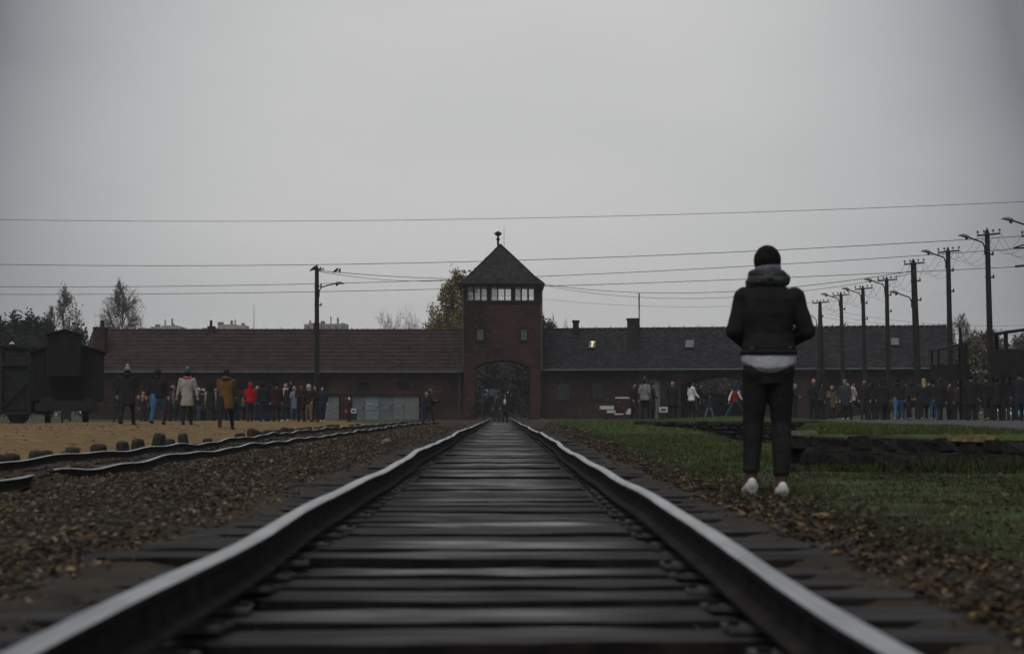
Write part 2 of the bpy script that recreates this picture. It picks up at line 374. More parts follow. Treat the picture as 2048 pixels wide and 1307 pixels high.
def stones(name, x, y, s0, s1, m, lift=0.0, flat=.6, grow=0.0):
    n = len(x); z = G(x, y) + lift; s = (s0 + (s1 - s0) * np.random.rand(n) ** 2.2) * (1 + grow * y)
    base = np.array([(1, 0, 0), (.3, .95, .1), (-.8, .6, 0), (-.85, -.5, .1), (.25, -1, 0), (.1, .1, 1), (-.1, 0, -1), (.5, -.2, .75)], float)
    f0 = np.array([(0, 1, 7), (1, 5, 7), (1, 2, 5), (2, 3, 5), (3, 4, 5), (4, 7, 5), (4, 0, 7), (1, 0, 6), (2, 1, 6), (3, 2, 6), (4, 3, 6), (0, 4, 6)])
    V = base[None] * (1 + .3 * np.random.randn(n, 8, 1) * .6) * s[:, None, None]
    V[:, :, 1] *= np.random.uniform(.6, 1.1, n)[:, None]; V[:, :, 2] *= flat
    a = np.random.rand(n) * 6.28; c, sn = np.cos(a)[:, None], np.sin(a)[:, None]
    X2 = V[:, :, 0] * c - V[:, :, 1] * sn; Y2 = V[:, :, 0] * sn + V[:, :, 1] * c
    V = np.stack([X2 + x[:, None], Y2 + y[:, None], V[:, :, 2] + (z + s * flat * .3)[:, None]], 2)
    f = ((np.arange(n) * 8)[:, None, None] + f0[None]).reshape(-1, 3)
    o = link(name, npmesh(name, V.reshape(-1, 3), f, [m])); return tag(o, kind='stuff')
x, y = scatter(62000, (-4.1, -1.42), (4.5, 85), 2.0, lambda x, y: x < -1.58 + .16 * np.random.rand(len(x)) + .12 * lumps(x, y * 2.1))
stones('ballast_pebbles', x, y, .004, .024, m_pebble, grow=.014)
x, y = scatter(30000, (-4.3, -1.3), (4.5, 80), 1.8, lambda x, y: np.random.rand(len(x)) < .18 + .8 * (lumps(x * 2.2, y * .7) > .05))
leaves('leaf_litter', x, y, .007, .019, m_litter, grow=.016)
x, y = scatter(9000, (-6.6, -3.3), (11, 90), 1.4)
stones('siding_pebbles', x, y, .012, .04, m_pebble, grow=.008)
x, y = scatter(34000, (1.35, 4.6), (4.0, 36), 2.0, lambda x, y: x < 1.5 + np.interp(y, [4, 8, 12.5, 16, 42], [.45, .55, .55, .25, .2]) * np.random.rand(len(x)) ** .7 + .25 * lumps(x, y * 2) + (np.random.rand(len(x)) < .035) * 2.6)
leaves('leaf_litter', x, y, .008, .022, m_litter2, grow=.012, lift=.012)
x, y = scatter(9000, (1.35, 2.7), (4.0, 60), 1.8, lambda x, y: x < 1.9 + .5 * np.random.rand(len(x)))
stones('verge_pebbles', x, y, .008, .03, m_pebble, grow=.012)
x, y = scatter(26000, (-1.5, 1.5), (2.6, 60), 1.7)
stones('bed_pebbles', x, y, .006, .020, m_pebble, grow=.006, lift=-.01)
x, y = scatter(15000, (-1.2, 1.2), (2.6, 50), 1.7, lambda x, y: np.abs(np.abs(x) - .755) < .07 + .13 * np.random.rand(len(x)) * (lumps(x * 2, y * 2.6) > -.15))
stones('rail_debris', x, y, .003, .009, m_pebble, grow=.03, lift=.056)
x, y = scatter(5200, (1.7, 8.5), (4.5, 16.6), 1.2)
leaves('leaf_litter', x, y, .010, .022, m_litter2, lift=.02)
x, y = scatter(520, (-1.35, 1.35), (3.2, 40), 1.3, lambda x, y: np.abs(np.abs(x) - .75) < .22)
leaves('leaf_litter', x, y, .015, .032, m_litter2, lift=.05, grow=.01)
x, y = scatter(14000, (-22, -6.5), (14, 62), 1.2)
stones('sand_pebbles', x, y, .006, .026, m_pebble, grow=.006)
x, y = scatter(2600, (-22, -6.4), (14, 60), 1.2)
leaves('leaf_litter', x, y, .014, .03, m_litter2, grow=.008)
def blades(name, x, y, h0, h1, wd, m):
    n = len(x); z = G(x, y); h = np.random.uniform(h0, h1, n) * (.7 + .6 * (lumps(x * 1.3, y * 1.3) > 0)) ; a = np.random.rand(n) * 6.28
    wv = wd * (1 + .05 * y); ln = np.random.normal(0, .45, (n, 2)) * h[:, None]
    V = np.zeros((n, 3, 3))
    V[:, 0] = np.stack([x - np.cos(a) * wv, y - np.sin(a) * wv, z - .004], 1)
    V[:, 1] = np.stack([x + np.cos(a) * wv, y + np.sin(a) * wv, z - .004], 1)
    V[:, 2] = np.stack([x + ln[:, 0], y + ln[:, 1], z + h], 1)
    f = np.arange(n * 3).reshape(n, 3)
    o = link(name, npmesh(name, V.reshape(-1, 3), f, [m])); return tag(o, kind='stuff')
def gk(x, y): return (x > 1.62 + .4 * np.exp(-((y - 9) / 5) ** 2) * np.random.rand(len(x)) + .2 * lumps(x * 2, y)) & ~((y > 16.8) & (y < 17.45) & (x > 2.7)) & (x < px0(y)) & (np.random.rand(len(x)) < .35 + .65 * sst(-.35, .25, lumps(x * 1.7 + 3, y * 1.2)))
x, y = scatter(260000, (1.6, 9.5), (5, 34), 1.35, gk)
blades('grass', x, y, .012, .045, .0022, m_blade)
x, y = scatter(16000, (2.75, 8.2), (16.45, 16.84), 1.0, lambda x, y: np.random.rand(len(x)) < .25 + .75 * (lumps(x * 4, y) > .05))
blades('grass', x, y, .05, .14, .004, m_blade)
x, y = scatter(80000, (1.9, 13), (17.5, 75), 1.2, lambda x, y: x < px0(y))
blades('grass', x, y, .02, .06, .0035, m_blade2)
x, y = scatter(3500, (-1.25, 1.25), (8, 60), 1.3, lambda x, y: (np.abs(np.abs(x) - .75) < .2) & (lumps(x * 3, y * .8) > .25))
blades('weeds', x, y, .04, .10, .003, m_blade)

# ------------------------------------------------------------------ railway tracks
RP0 = [(-.065, 0), (.065, 0), (.065, .012), (.014, .026), (.009, .105), (.034, .120), (.036, .145), (.026, .155), (-.026, .155), (-.036, .145), (-.034, .120), (-.009, .105), (-.014, .026), (-.065, .012)]
RP = [(a * .84, .036 + b * .77) for a, b in RP0]
RPS = [(a * .62, .05 + b * .64) for a, b in RP0]
def rail(xf, zf, y0, y1, parent, step=.25, name='rail', seed=0, cap=True, RP=RP):
    ys_ = [y0]
    while ys_[-1] < y1: ys_.append(ys_[-1] + step * (1 + ys_[-1] / 40))
    mb = MB(); vs = []; n = len(RP)
    for yy in ys_:
        jx = .007 * math.sin(yy * .55 + seed) + .004 * math.sin(yy * 1.31 + seed * 2.1) + (.005 + .0003 * yy) * math.sin(yy * .27 + seed * 3)
        jz = .006 * math.sin(yy * .8 + seed) + .007 * math.sin(yy * .37 + 1 + seed) + .004 * math.sin(yy * 1.9 + seed * 1.7)
        wd = 1 + .05 * math.sin(yy * 3.3 + seed) + .04 * math.sin(yy * 7.7)
        for (a, b) in RP: vs.append((xf(yy) + jx + a * (wd if b > .1 else 1), yy, zf(yy) + jz + b))
    fs = []; ms = []
    for i in range(len(ys_) - 1):
        for k in range(n):
            k2 = (k + 1) % n; fs.append((i * n + k, i * n + k2, (i + 1) * n + k2, (i + 1) * n + k)); ms.append(1 if k in (6, 7, 8) else 0)
    fs.append(tuple(range(n))); fs.append(tuple(range((len(ys_) - 1) * n + n - 1, (len(ys_) - 1) * n - 1, -1))); ms += [0, 0]
    mb.v = vs; mb.f = fs; mb.mi = ms
    return mb.build(name, [m_rust, m_railtop], parent)
def sleeper_mesh(L, Wd, H, seed):
    rnd = random.Random(seed); nu, nv = 30, 9; vs = []; fs = []
    for i in range(nu + 1):
        for j in range(nv + 1):
            u = -L / 2 + L * i / nu; v = -Wd / 2 + Wd * j / nv
            e = .010 if j in (0, nv) else (.002 if j in (1, nv - 1) else 0)
            cr = .009 * (mnoise.noise((u * .7, v * 15, seed * 3.7))) + .007 * mnoise.noise((u * 3, v * 45, seed)) + .004 * mnoise.noise((u * .8, 0, seed * 9))
            en = -.02 * max(0, (abs(u) - L / 2 + .1) / .1) * rnd.random()
            vs.append((u, v + .012 * mnoise.noise((u * 2, seed, j > nv / 2)) * (j in (0, nv)), cr - e + en))
    for i in range(nu):
        for j in range(nv):
            a = i * (nv + 1) + j; fs.append((a, a + nv + 1, a + nv + 2, a + 1))
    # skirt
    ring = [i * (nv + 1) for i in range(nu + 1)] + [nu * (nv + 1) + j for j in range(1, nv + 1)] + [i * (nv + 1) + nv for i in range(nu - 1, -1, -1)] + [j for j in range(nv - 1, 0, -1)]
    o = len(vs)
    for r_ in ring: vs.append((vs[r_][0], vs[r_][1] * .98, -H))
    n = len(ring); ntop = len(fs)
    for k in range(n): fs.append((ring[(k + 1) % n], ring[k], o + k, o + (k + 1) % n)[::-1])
    mb = MB(); mb.add(vs, fs); mb.mi = [0] * ntop + [1] * n; return mb.mesh('sleeper', [m_wood, m_woodside_shade], False)
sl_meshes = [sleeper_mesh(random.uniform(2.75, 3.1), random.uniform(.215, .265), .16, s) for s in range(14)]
clip = MB(); clip.box(-.105, .105, -.085, .085, -.008, .006)
for sx in (-1, 1):
    clip.box(sx * .085 - .014, sx * .085 + .014, -.022, .02, .007, .018, 1)
clip_me = clip.mesh('fastening', [m_plate, m_rust])
trk = empty('railway_track', (0, 3, 0), 0, 'straight railway track with worn rails on dark timber sleepers running to the gate tower', 'railway track')
def child_at(name, me, parent, loc, rot=None, scale=None):
    o = bpy.data.objects.new(name, me); COL.objects.link(o); o.parent = parent
    o.location = Vector(loc) - parent.location
    if rot: o.rotation_euler = rot
    if scale: o.scale = scale
    return o
tzf = lambda y: float(np.interp(y, *ZT)) + .012
for s, sd_ in ((-1, 0.3), (1, 2.2)):
    r_ = rail(lambda y, s=s: s * .755, tzf, 1.6, 136, None, seed=sd_); r_.parent = trk; r_.location = -trk.location
yy = 2.1; i = 0
while yy < 128:
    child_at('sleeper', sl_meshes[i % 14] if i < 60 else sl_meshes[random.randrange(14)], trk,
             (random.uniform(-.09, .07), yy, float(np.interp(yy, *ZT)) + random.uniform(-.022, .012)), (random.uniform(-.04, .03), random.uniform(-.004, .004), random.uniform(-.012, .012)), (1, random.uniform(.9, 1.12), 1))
    if yy < 52:
        for s in (-1, 1):
            child_at('fastening', clip_me, trk, (s * .755 + .006 * math.sin(yy), yy, float(np.interp(yy, *ZT)) + .006), (random.uniform(-.05, .05), random.uniform(-.06, .06), random.uniform(-.15, .15)))
    yy += random.uniform(.40, .55); i += 1
sdt = empty('siding_track', (-4.85, 12, -.1), 0, 'sunken rusty siding track at the left beside the gravel', 'railway track')
szf = lambda y: float(np.interp(y, *ZS)) + .005
sgz = lambda y: szf(y) - .0
for xo, sd_, name, y0, y1 in ((-4.1, 1.1, 'rail', 11, 15.55), (-4.1, 1.1, 'rail', 15.9, 98), (-5.6, 4.0, 'rail', 12, 98)):
    r_ = rail(lambda y, xo=xo: xo + .12 * math.sin(y * .13 + sd_) + (y > 70) * (y - 70) * .02, lambda y: szf(y) + .016 * math.sin(y * .9) + .012 * math.sin(y * 2.3 + 1), y0, y1, None, seed=sd_, RP=RPS); r_.parent = sdt; r_.location = -sdt.location
yy = 11.5
while yy < 96:
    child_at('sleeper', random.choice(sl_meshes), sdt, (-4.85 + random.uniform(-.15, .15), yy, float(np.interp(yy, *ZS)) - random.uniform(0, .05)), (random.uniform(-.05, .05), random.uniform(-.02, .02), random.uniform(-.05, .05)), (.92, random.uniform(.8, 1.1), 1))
    yy += random.uniform(.65, .95)
# timber stubs along the sand
tsm = []
for k in range(7):
    mb = MB(); hh = 1.0; rr = .098
    pts = []; n = 9
    rings = []
    vs = []; prof = [(0, 1.0), (.5, 1.03), (.82, .98), (.94, .86), (1.0, .5)]
    for (zz, rad) in prof:
        for j in range(n):
            a = 2 * math.pi * j / n; q = rr * rad * (1 + .18 * mnoise.noise((math.cos(a) * 1.3 + k * 5, math.sin(a) * 1.3, zz * 2)))
            sqf = 1 / max(abs(math.cos(a)), abs(math.sin(a))) ** .5
            vs.append((q * sqf * math.cos(a), q * sqf * math.sin(a) * 1.1, zz + .04 * mnoise.noise((a, zz * 3, k * 2.2))))
    fs = []
    for i in range(len(prof) - 1):
        for j in range(n): fs.append((i * n + j, i * n + (j + 1) % n, (i + 1) * n + (j + 1) % n, (i + 1) * n + j))
    fs.append(tuple(range((len(prof) - 1) * n, len(prof) * n)))
    mb.add(vs, fs); tsm.append(mb.mesh('timber_stub', m_woodold))
stp = [(14, .17), (44, .16), (77, .18), (106, .17), (135, .13), (157, .19), (201, .24), (263, .20), (283, .26), (325, .36), (348, .2), (380, .28), (422, .14), (484, .2), (505, .32)]
stp += [(520 + k * 11.5, random.uniform(.17, .25)) for k in range(15)] + [(704, .16), (716, .18)]
stp = [(p, h * (.8 if p < 400 else .78)) for p, h in stp]
ordn = ['first', 'second', 'third', 'fourth', 'fifth', 'sixth', 'seventh', 'eighth', 'ninth', 'tenth', 'eleventh', 'twelfth', 'thirteenth', 'fourteenth', 'fifteenth', 'sixteenth', 'seventeenth', 'eighteenth', 'nineteenth', 'twentieth', 'twenty-first', 'twenty-second', 'twenty-third', 'twenty-fourth', 'twenty-fifth', 'twenty-sixth', 'twenty-seventh', 'twenty-eighth', 'twenty-ninth', 'thirtieth', 'thirty-first', 'thirty-second', 'thirty-third']
for k, (px, h) in enumerate(stp):
    d = 6.45 * F / (1003 - px); x = -6.45 + random.uniform(-.08, .08)
    z = Gf(x, d) - .08
    o = link('timber_stub', tsm[k % 7], None, (x, d, z), (random.uniform(-.1, .1), random.uniform(-.12, .12), random.random() * 3))
    o.scale = (random.uniform(.85, 1.15), random.uniform(.85, 1.3), h + .1)
    desc = 'tall dark timber stub' if h > .25 else ('squat rounded dark timber stub' if h < .14 else 'weathered dark timber stub')
    tag(o, f'{desc} at the sand edge, {ordn[k]} from the left in its row', 'timber stub', 'old timber stubs in a row along the siding')
for px, h, L_ in ((600, .1, 9), (560, .12, 6)):
    pass
# a loose plank beside the siding
pk = MB(); pk.box(-.6, .6, -.08, .08, 0, .05); o = pk.build('plank', m_woodold, None, loc=(wx(340, 31), 31, Gf(wx(340, 31), 31) + .03)); o.rotation_euler = (0, .02, .1)
tag(o, 'short grey plank lying between the timber stubs and the siding', 'plank')
# larger loose stones
def rock(name, x, y, s, m, label, sz=(1, 1, .6)):
    mb = MB(); mb.ball((0, 0, 0), s * sz[0], s * sz[1], s * sz[2], 9, 6)
    mb.v = [tuple(Vector(v) * (1 + .25 * mnoise.noise(Vector(v) * (1.4 / s) + Vector((x, y, 0))))) for v in mb.v]
    o = mb.build(name, m, None, loc=(x, y, Gf(x, y) + s * sz[2] * .4)); return tag(o, label, 'stone')
rock('stone', wx(773, 32), 32, .10, m_stonepale, 'pale round stone lying on the brown gravel left of the track')
rock('stone', wx(1655, 9.4), 9.6, .045, m_stonetan, 'small tan stone in the leaves right of the white sneakers', (1.4, .8, .5))

# ------------------------------------------------------------------ stone walls
stm = []
for k in range(10):
    bm = bmesh.new(); bmesh.ops.create_cube(bm, size=1.0)
    bmesh.ops.bevel(bm, geom=list(bm.edges), offset=.11, segments=2, affect='EDGES')
    for v in bm.verts: v.co += Vector([mnoise.noise(v.co * 1.7 + Vector((k * 7, i * 3, 0))) * .13 for i in range(3)])
    me = bpy.data.meshes.new('stone'); bm.to_mesh(me); bm.free(); me.materials.append(m_stone); stm.append(me)
def stone_row(parent, p0, p1, z0, h, depth, lmin, lmax, mats, zf=None):
    p0 = Vector(p0); p1 = Vector(p1); d = p1 - p0; L_ = d.length; d.normalize(); ang = math.atan2(d.y, d.x); s = 0
    while s < L_:
        l = random.uniform(lmin, lmax); c = p0 + d * (s + l / 2); hh = h * random.uniform(.85, 1.02)
        nrm = Vector((-d.y, d.x)) ; c2 = c + nrm * random.uniform(-.02, .025)
        z = z0 + hh / 2 + (zf(c.x) if zf else 0)
        o = bpy.data.objects.new('stone', random.choice(stm)); COL.objects.link(o); o.parent = parent
        o.location = Vector((c2.x, c2.y, z)) - parent.location; o.rotation_euler = (random.uniform(-.05, .05), random.uniform(-.03, .03), ang + random.uniform(-.05, .05))
        o.scale = (l * .97, depth, hh * .97)
        m = random.choice(mats)
        o.material_slots[0].link = 'OBJECT'; o.material_slots[0].material = m
        s += l
wn = empty('stone_wall', (4.9, 17, 0), 0, 'low two-step wall of dark rough stones in the grass right of the standing man', 'wall')
zf = lambda x: -.022 * (x - 2.9)
dk = [m_stone, m_stone2, m_stone2, m_stone2]
for c_ in range(2): stone_row(wn, (2.95, 16.92), (8.2, 16.75), -.04 + c_ * .135, .135, .3, .14, .36, dk, zf)
for c_ in range(1): stone_row(wn, (2.85 + .05 * c_, 17.10), (8.2, 16.95), .225 + c_ * .07, .145, .3, .16, .4, dk, zf)
stone_row(wn, (2.9, 16.95), (3.1, 18.6), -.03, .12, .3, .25, .45, dk); stone_row(wn, (2.92, 17.1), (3.15, 18.6), .09, .12, .3, .25, .45, dk); stone_row(wn, (2.95, 17.1), (3.2, 18.6), .21, .13, .3, .25, .45, dk)
mb = MB(); mb.box(3.0, 8.2, 16.92, 17.2, -.1, .25); mb.box(3.0, 8.2, 17.1, 17.3, .2, .30); o = mb.build('core', m_mortar, wn); o.location = -wn.location
mb = MB(); mb.box(-.23, .23, -.13, .13, -.035, .035); o = mb.build('coping_stone', m_stonetan, wn); o.location = Vector((wx(1935, 17.03), 17.03, .335)) - wn.location; o['label'] = 'tan coping stone'; o.rotation_euler = (0, .03, .02)
mb = MB(); mb.box(-.13, .13, -.1, .1, -.02, .02); o = mb.build('coping_stone', m_stonepale, wn); o.location = Vector((3.0, 17.1, .385)) - wn.location; o['label'] = 'pale coping stone'
fw = empty('stone_wall', (5.8, 46, 0), 0, 'far low wall of dark stones beyond the grass mound, left of the standing man', 'wall')
for c_ in range(5): stone_row(fw, (4.0, 50.05), (7.7, 41.9), -.18 + c_ * .108, .105, .4, .25, .6, dk, lambda x: (x - 4) * .008)
mb = MB(); P0 = Vector((4.05, 50.1)); P1 = Vector((7.7, 42.0))
mb.add([(4.05, 50.05, -.3), (7.7, 42.05, -.3), (7.9, 42.3, -.3), (4.2, 50.3, -.3), (4.05, 50.05, .32), (7.7, 42.05, .36), (7.9, 42.3, .36), (4.2, 50.3, .32)], [(0, 1, 5, 4), (1, 2, 6, 5), (2, 3, 7, 6), (3, 0, 4, 7), (4, 5, 6, 7)])
o = mb.build('core', m_mortar, fw); o.location = -fw.location
# ------------------------------------------------------------------ gatehouse
def brickmat(name, c1, c2, cm, dirt, patch):
    m = bpy.data.materials.new(name); m.use_nodes = True; t = m.node_tree; b = t.nodes['Principled BSDF']
    co = N(t, 'ShaderNodeTexCoord'); s = N(t, 'ShaderNodeSeparateXYZ'); t.links.new(co.outputs['Object'], s.inputs[0])
    cb = N(t, 'ShaderNodeCombineXYZ'); t.links.new(M_(t, 'ADD', s.outputs[0], s.outputs[1]), cb.inputs[0]); t.links.new(s.outputs[2], cb.inputs[1])
    br = N(t, 'ShaderNodeTexBrick'); t.links.new(cb.outputs[0], br.inputs['Vector'])
    br.inputs['Scale'].default_value = 1.0; br.inputs['Brick Width'].default_value = .26; br.inputs['Row Height'].default_value = .078
    br.inputs['Mortar Size'].default_value = .009; br.inputs['Color1'].default_value = (*c1, 1); br.inputs['Color2'].default_value = (*c2, 1); br.inputs['Mortar'].default_value = (*cm, 1)
    n = N(t, 'ShaderNodeTexNoise'); n.inputs['Scale'].default_value = .45; n.inputs['Detail'].default_value = 7; t.links.new(co.outputs['Object'], n.inputs['Vector'])
    r = N(t, 'ShaderNodeValToRGB'); r.color_ramp.elements[0].position = .38; r.color_ramp.elements[1].position = .62
    r.color_ramp.elements[0].color = (*dirt, 1); r.color_ramp.elements[1].color = (1.15, 1.1, 1.05, 1); t.links.new(n.outputs['Fac'], r.inputs[0])
    mx = N(t, 'ShaderNodeMix', data_type='RGBA', blend_type='MULTIPLY'); mx.inputs['Factor'].default_value = 1
    t.links.new(br.outputs['Color'], mx.inputs['A']); t.links.new(r.outputs[0], mx.inputs['B'])
    # a few bricks laid in paler or oranger clay
    n2 = N(t, 'ShaderNodeTexNoise'); n2.inputs['Scale'].default_value = 1.9; n2.inputs['Detail'].default_value = 3
    mp = N(t, 'ShaderNodeMapping'); mp.inputs['Scale'].default_value = (1, 1, 3.4); t.links.new(co.outputs['Object'], mp.inputs[0]); t.links.new(mp.outputs[0], n2.inputs['Vector'])
    r2 = N(t, 'ShaderNodeValToRGB'); r2.color_ramp.elements[0].position = .58; r2.color_ramp.elements[1].position = .70
    r2.color_ramp.elements[0].color = (0, 0, 0, 1); t.links.new(n2.outputs['Fac'], r2.inputs[0])
    mx2 = N(t, 'ShaderNodeMix', data_type='RGBA'); t.links.new(r2.outputs[0], mx2.inputs['Factor']); t.links.new(mx.outputs['Result'], mx2.inputs['A']); mx2.inputs['B'].default_value = (*patch, 1)
    t.links.new(mx2.outputs['Result'], b.inputs['Base Color']); b.inputs['Roughness'].default_value = .9; b.inputs['Specular IOR Level'].default_value = .2
    bp = N(t, 'ShaderNodeBump'); bp.inputs['Distance'].default_value = .012; t.links.new(br.outputs['Fac'], bp.inputs['Height']); bp.invert = True
    t.links.new(bp.outputs[0], b.inputs['Normal']); return m
m_brick = brickmat('brick_dark', (.075, .032, .024), (.05, .026, .021), (.05, .043, .038), (.5, .52, .52), (.115, .06, .042))
m_brickr = brickmat('brick_brown', (.050, .030, .026), (.036, .025, .022), (.045, .042, .040), (.55, .56, .56), (.10, .062, .045))
m_tile = mat('pantile', (.028, .018, .017), (.055, .030, .027), 1.4, .8, .01, 20, detail=9, stretch=(1, 1, 1))
m_slatebase = mat('roof_felt', (.010, .010, .011), (.016, .015, .016), 2, .9)
m_slate = mat('slate', (.022, .021, .024), rough=.6, island=[(.008, .008, .010), (.024, .022, .026), (.015, .014, .018), (.038, .034, .037)])
m_slater = mat('slate_brown', (.024, .021, .022), rough=.65, island=[(.011, .010, .010), (.030, .024, .025), (.020, .017, .018), (.042, .033, .033)])
m_timber = mat('tower_timber', (.008, .008, .008), (.018, .017, .016), 3, .8, .004, 20)
m_gutter = mat('gutter_zinc', (.06, .07, .078), (.11, .125, .135), 4, .5, metal=.3)
m_white = mat('white_paint', (.50, .50, .50), (.68, .68, .67), 5, .5)
m_greyp = mat('grey_paint', (.115, .135, .15), (.17, .195, .21), 3, .7, .004, 15)
m_bluep = mat('blue_paint', (.16, .215, .25), (.215, .275, .31), 3, .7, .004, 15)
m_plank = mat('weathered_plank', (.14, .15, .145), (.27, .29, .28), 6, .8, .006, 20, stretch=(.5, 1, 5))
m_black = mat('black', (.010, .010, .011), (.02, .02, .02), 6, .6)
def glassmat(name, tr, col, rough=.15):
    m = bpy.data.materials.new(name); m.use_nodes = True; t = m.node_tree; b = t.nodes['Principled BSDF']
    b.inputs['Base Color'].default_value = (*col, 1); b.inputs['Roughness'].default_value = rough
    tb = N(t, 'ShaderNodeBsdfTransparent'); mx = N(t, 'ShaderNodeMixShader'); mx.inputs[0].default_value = tr
    t.links.new(b.outputs[0], mx.inputs[1]); t.links.new(tb.outputs[0], mx.inputs[2]); t.links.new(mx.outputs[0], t.nodes['Material Output'].inputs[0]); return m
m_pane = glassmat('clear_old_glass', .90, (.75, .76, .74))
m_pane_d = glassmat('dusty_sheen_glass', .72, (.62, .64, .62))  # dust film; this pale colour and the one above also imitate reflected sky
m_glass = glassmat('window_glass', .1, (.03, .035, .038))
m_glassp = glassmat('skylight_glass', .05, (.16, .19, .20), .12)

def panel(mb, outer, holes, y0, y1, mi=0):
    """wall slab in the x-z plane between y0 and y1, with openings"""
    loops = [outer] + holes
    tri = tessellate_polygon([[Vector((a, b, 0)) for a, b in l] for l in loops])
    flat = [p for l in loops for p in l]; n = len(flat)
    vs = [(a, y0, b) for a, b in flat] + [(a, y1, b) for a, b in flat]; fs = []
    for t in tri:
        a, b, c = [Vector(flat[i]) for i in t]
        ccw = (b - a).cross(c - a) > 0
        f = tuple(t) if ccw else tuple(t[::-1])
        fs.append(f); fs.append(tuple(i + n for i in f[::-1]))
    o = 0
    for l in loops:
        m = len(l)
        for k in range(m): fs.append((o + k, o + (k + 1) % m, o + (k + 1) % m + n, o + k + n))
        o += m
    mb.add(vs, fs, mi)
def rect(x0, x1, z0, z1): return [(x0, z0), (x1, z0), (x1, z1), (x0, z1)]
def arcpts(x0, x1, zs, zt, n=14):
    """segmental arch from (x1, zs) over the crown zt back to (x0, zs)"""
    c = (x0 + x1) / 2; hw = (x1 - x0) / 2; h = zt - zs; r = (hw * hw + h * h) / (2 * h); zc = zt - r; a0 = math.asin(min(1, hw / r))
    return [(c + r * math.sin(a0 - 2 * a0 * i / n), zc + r * math.cos(a0 - 2 * a0 * i / n)) for i in range(n + 1)]
def window(parent, x0, x1, z0, z1, y, nxm, nzm, fm, pm, bw=.05, bars=None, label=None, panes=True, extra_bars=()):
    mb = MB(); f = .06
    mb.box(x0, x0 + f, y, y + .08, z0, z1); mb.box(x1 - f, x1, y, y + .08, z0, z1); mb.box(x0 + f, x1 - f, y, y + .08, z0, z0 + f); mb.box(x0 + f, x1 - f, y, y + .08, z1 - f, z1)
    for k in range(1, nxm):
        c = x0 + (x1 - x0) * k / nxm; mb.box(c - bw / 2, c + bw / 2, y + .01, y + .07, z0 + f, z1 - f)
    for k in range(1, nzm):
        c = z0 + (z1 - z0) * k / nzm; mb.box(x0 + f, x1 - f, y + .015, y + .065, c - bw * .4, c + bw * .4)
    for c in extra_bars: mb.box(x0 + f, x1 - f, y + .012, y + .068, z0 + (z1 - z0) * c - .010, z0 + (z1 - z0) * c + .010)
    w_ = mb.build('window', fm, parent)
    if label: w_['label'] = label
    for k in range(nxm if panes else 1):
        a = x0 + (x1 - x0) * k / nxm if panes else x0; b_ = x0 + (x1 - x0) * (k + 1) / nxm if panes else x1
        p = MB(); p.box(a + .02, b_ - .02, y + .035, y + .045, z0 + .02, z1 - .02); p.build('pane', pm[k % len(pm)] if isinstance(pm, list) else pm, w_)
    return w_
def shingles(mb, P0, P1, P2, P3, s, lift=.018):
    """diamond slates over the quad eave P0-P1, ridge P3-P2"""
    P0, P1, P2, P3 = map(Vector, (P0, P1, P2, P3)); ex = (P1 - P0).normalized(); up = ((P3 + P2) / 2 - (P0 + P1) / 2); up = (up - ex * up.dot(ex)); H_ = up.length; up.normalize()
    nrm = ex.cross(up).normalized(); Lb = (P1 - P0).length; Lt = (P2 - P3).length; off = (P3 - P0).dot(ex)
    rows = int(H_ / (s * .5))
    for r_ in range(rows + 1):
        v = r_ * s * .5; t = v / H_; xa = off * t; xb = Lb + (off + Lt - Lb) * t
        n = int((xb - xa) / s) + 1
        x = math.floor(xa / s) * s + (s / 2 if r_ % 2 else 0)
        while x < xb:
            if x >= xa - .05:
                j = random.uniform(-.006, .006); tl = random.uniform(.6, 1.5)
                c = P0 + ex * x + up * v
                mb.add([c - up * s * .47 + nrm * (lift * 1.5 * tl + j), c + ex * s * .455 + nrm * (lift * .8 + j), c + up * s * .46 + nrm * (lift * .2), c - ex * s * .455 + nrm * (lift * .8 + j),
                        c - up * s * .5, c + ex * s * .455, c - ex * s * .455], [(0, 1, 2, 3), (4, 5, 1, 0), (6, 4, 0, 3)])
            x += s
def ridge_tiles(mb, a, b, r=.10, step=.34):
    a, b = Vector(a), Vector(b); n = int((b - a).length / step)
    for k in range(n):
        p = a + (b - a) * (k / n); q = a + (b - a) * ((k + .94) / n); u = Vector((0, 0, .02))
        mb.tube([p, q + u], [r * 1.0, r * 1.22], 7)
GZ = .10
gate = empty('gatehouse', (0, 128, GZ), 0, 'long dark brick gatehouse with a pointed tower over the central arch', 'building')
def gchild(mb, name, mats, parent=gate, smooth=False, label=None, kind=None):
    o = mb.build(name, mats, parent, smooth)
    if parent is gate: o.location = -gate.location
    if label: o['label'] = label
    if kind: o['kind'] = kind
    return o
frame_t = empty('tower', (0, 0, 0)); frame_t.parent = gate; frame_t.location = -gate.location
TX0, TX1 = wx(928, 128), wx(1082, 128); TY0, TY1 = 128.0, 132.3; TC = (TX0 + TX1) / 2
AX0, AX1 = wx(950, 128), wx(1060, 128); ZSP, ZCR = wz(735, 128), wz(720, 128); ZSI = wz(603, 128)
def w2(a, b, c, d): return rect(wx(a, 128), wx(b, 128), wz(d, 128), wz(c, 128))
for y0, y1, holes in ((TY0, TY0 + .5, [w2(952, 968, 655, 681), w2(1040, 1055, 655, 681)]), (TY1 - .5, TY1, [])):
    mb = MB(); panel(mb, [(TX0, GZ - .3), (AX0, GZ - .3), (AX0, ZSP)] + arcpts(AX0, AX1, ZSP, ZCR)[::-1][1:-1] + [(AX1, ZSP), (AX1, GZ - .3), (TX1, GZ - .3), (TX1, ZSI), (TX0, ZSI)], holes, y0, y1)
    mb.build('wall', m_brick, frame_t)
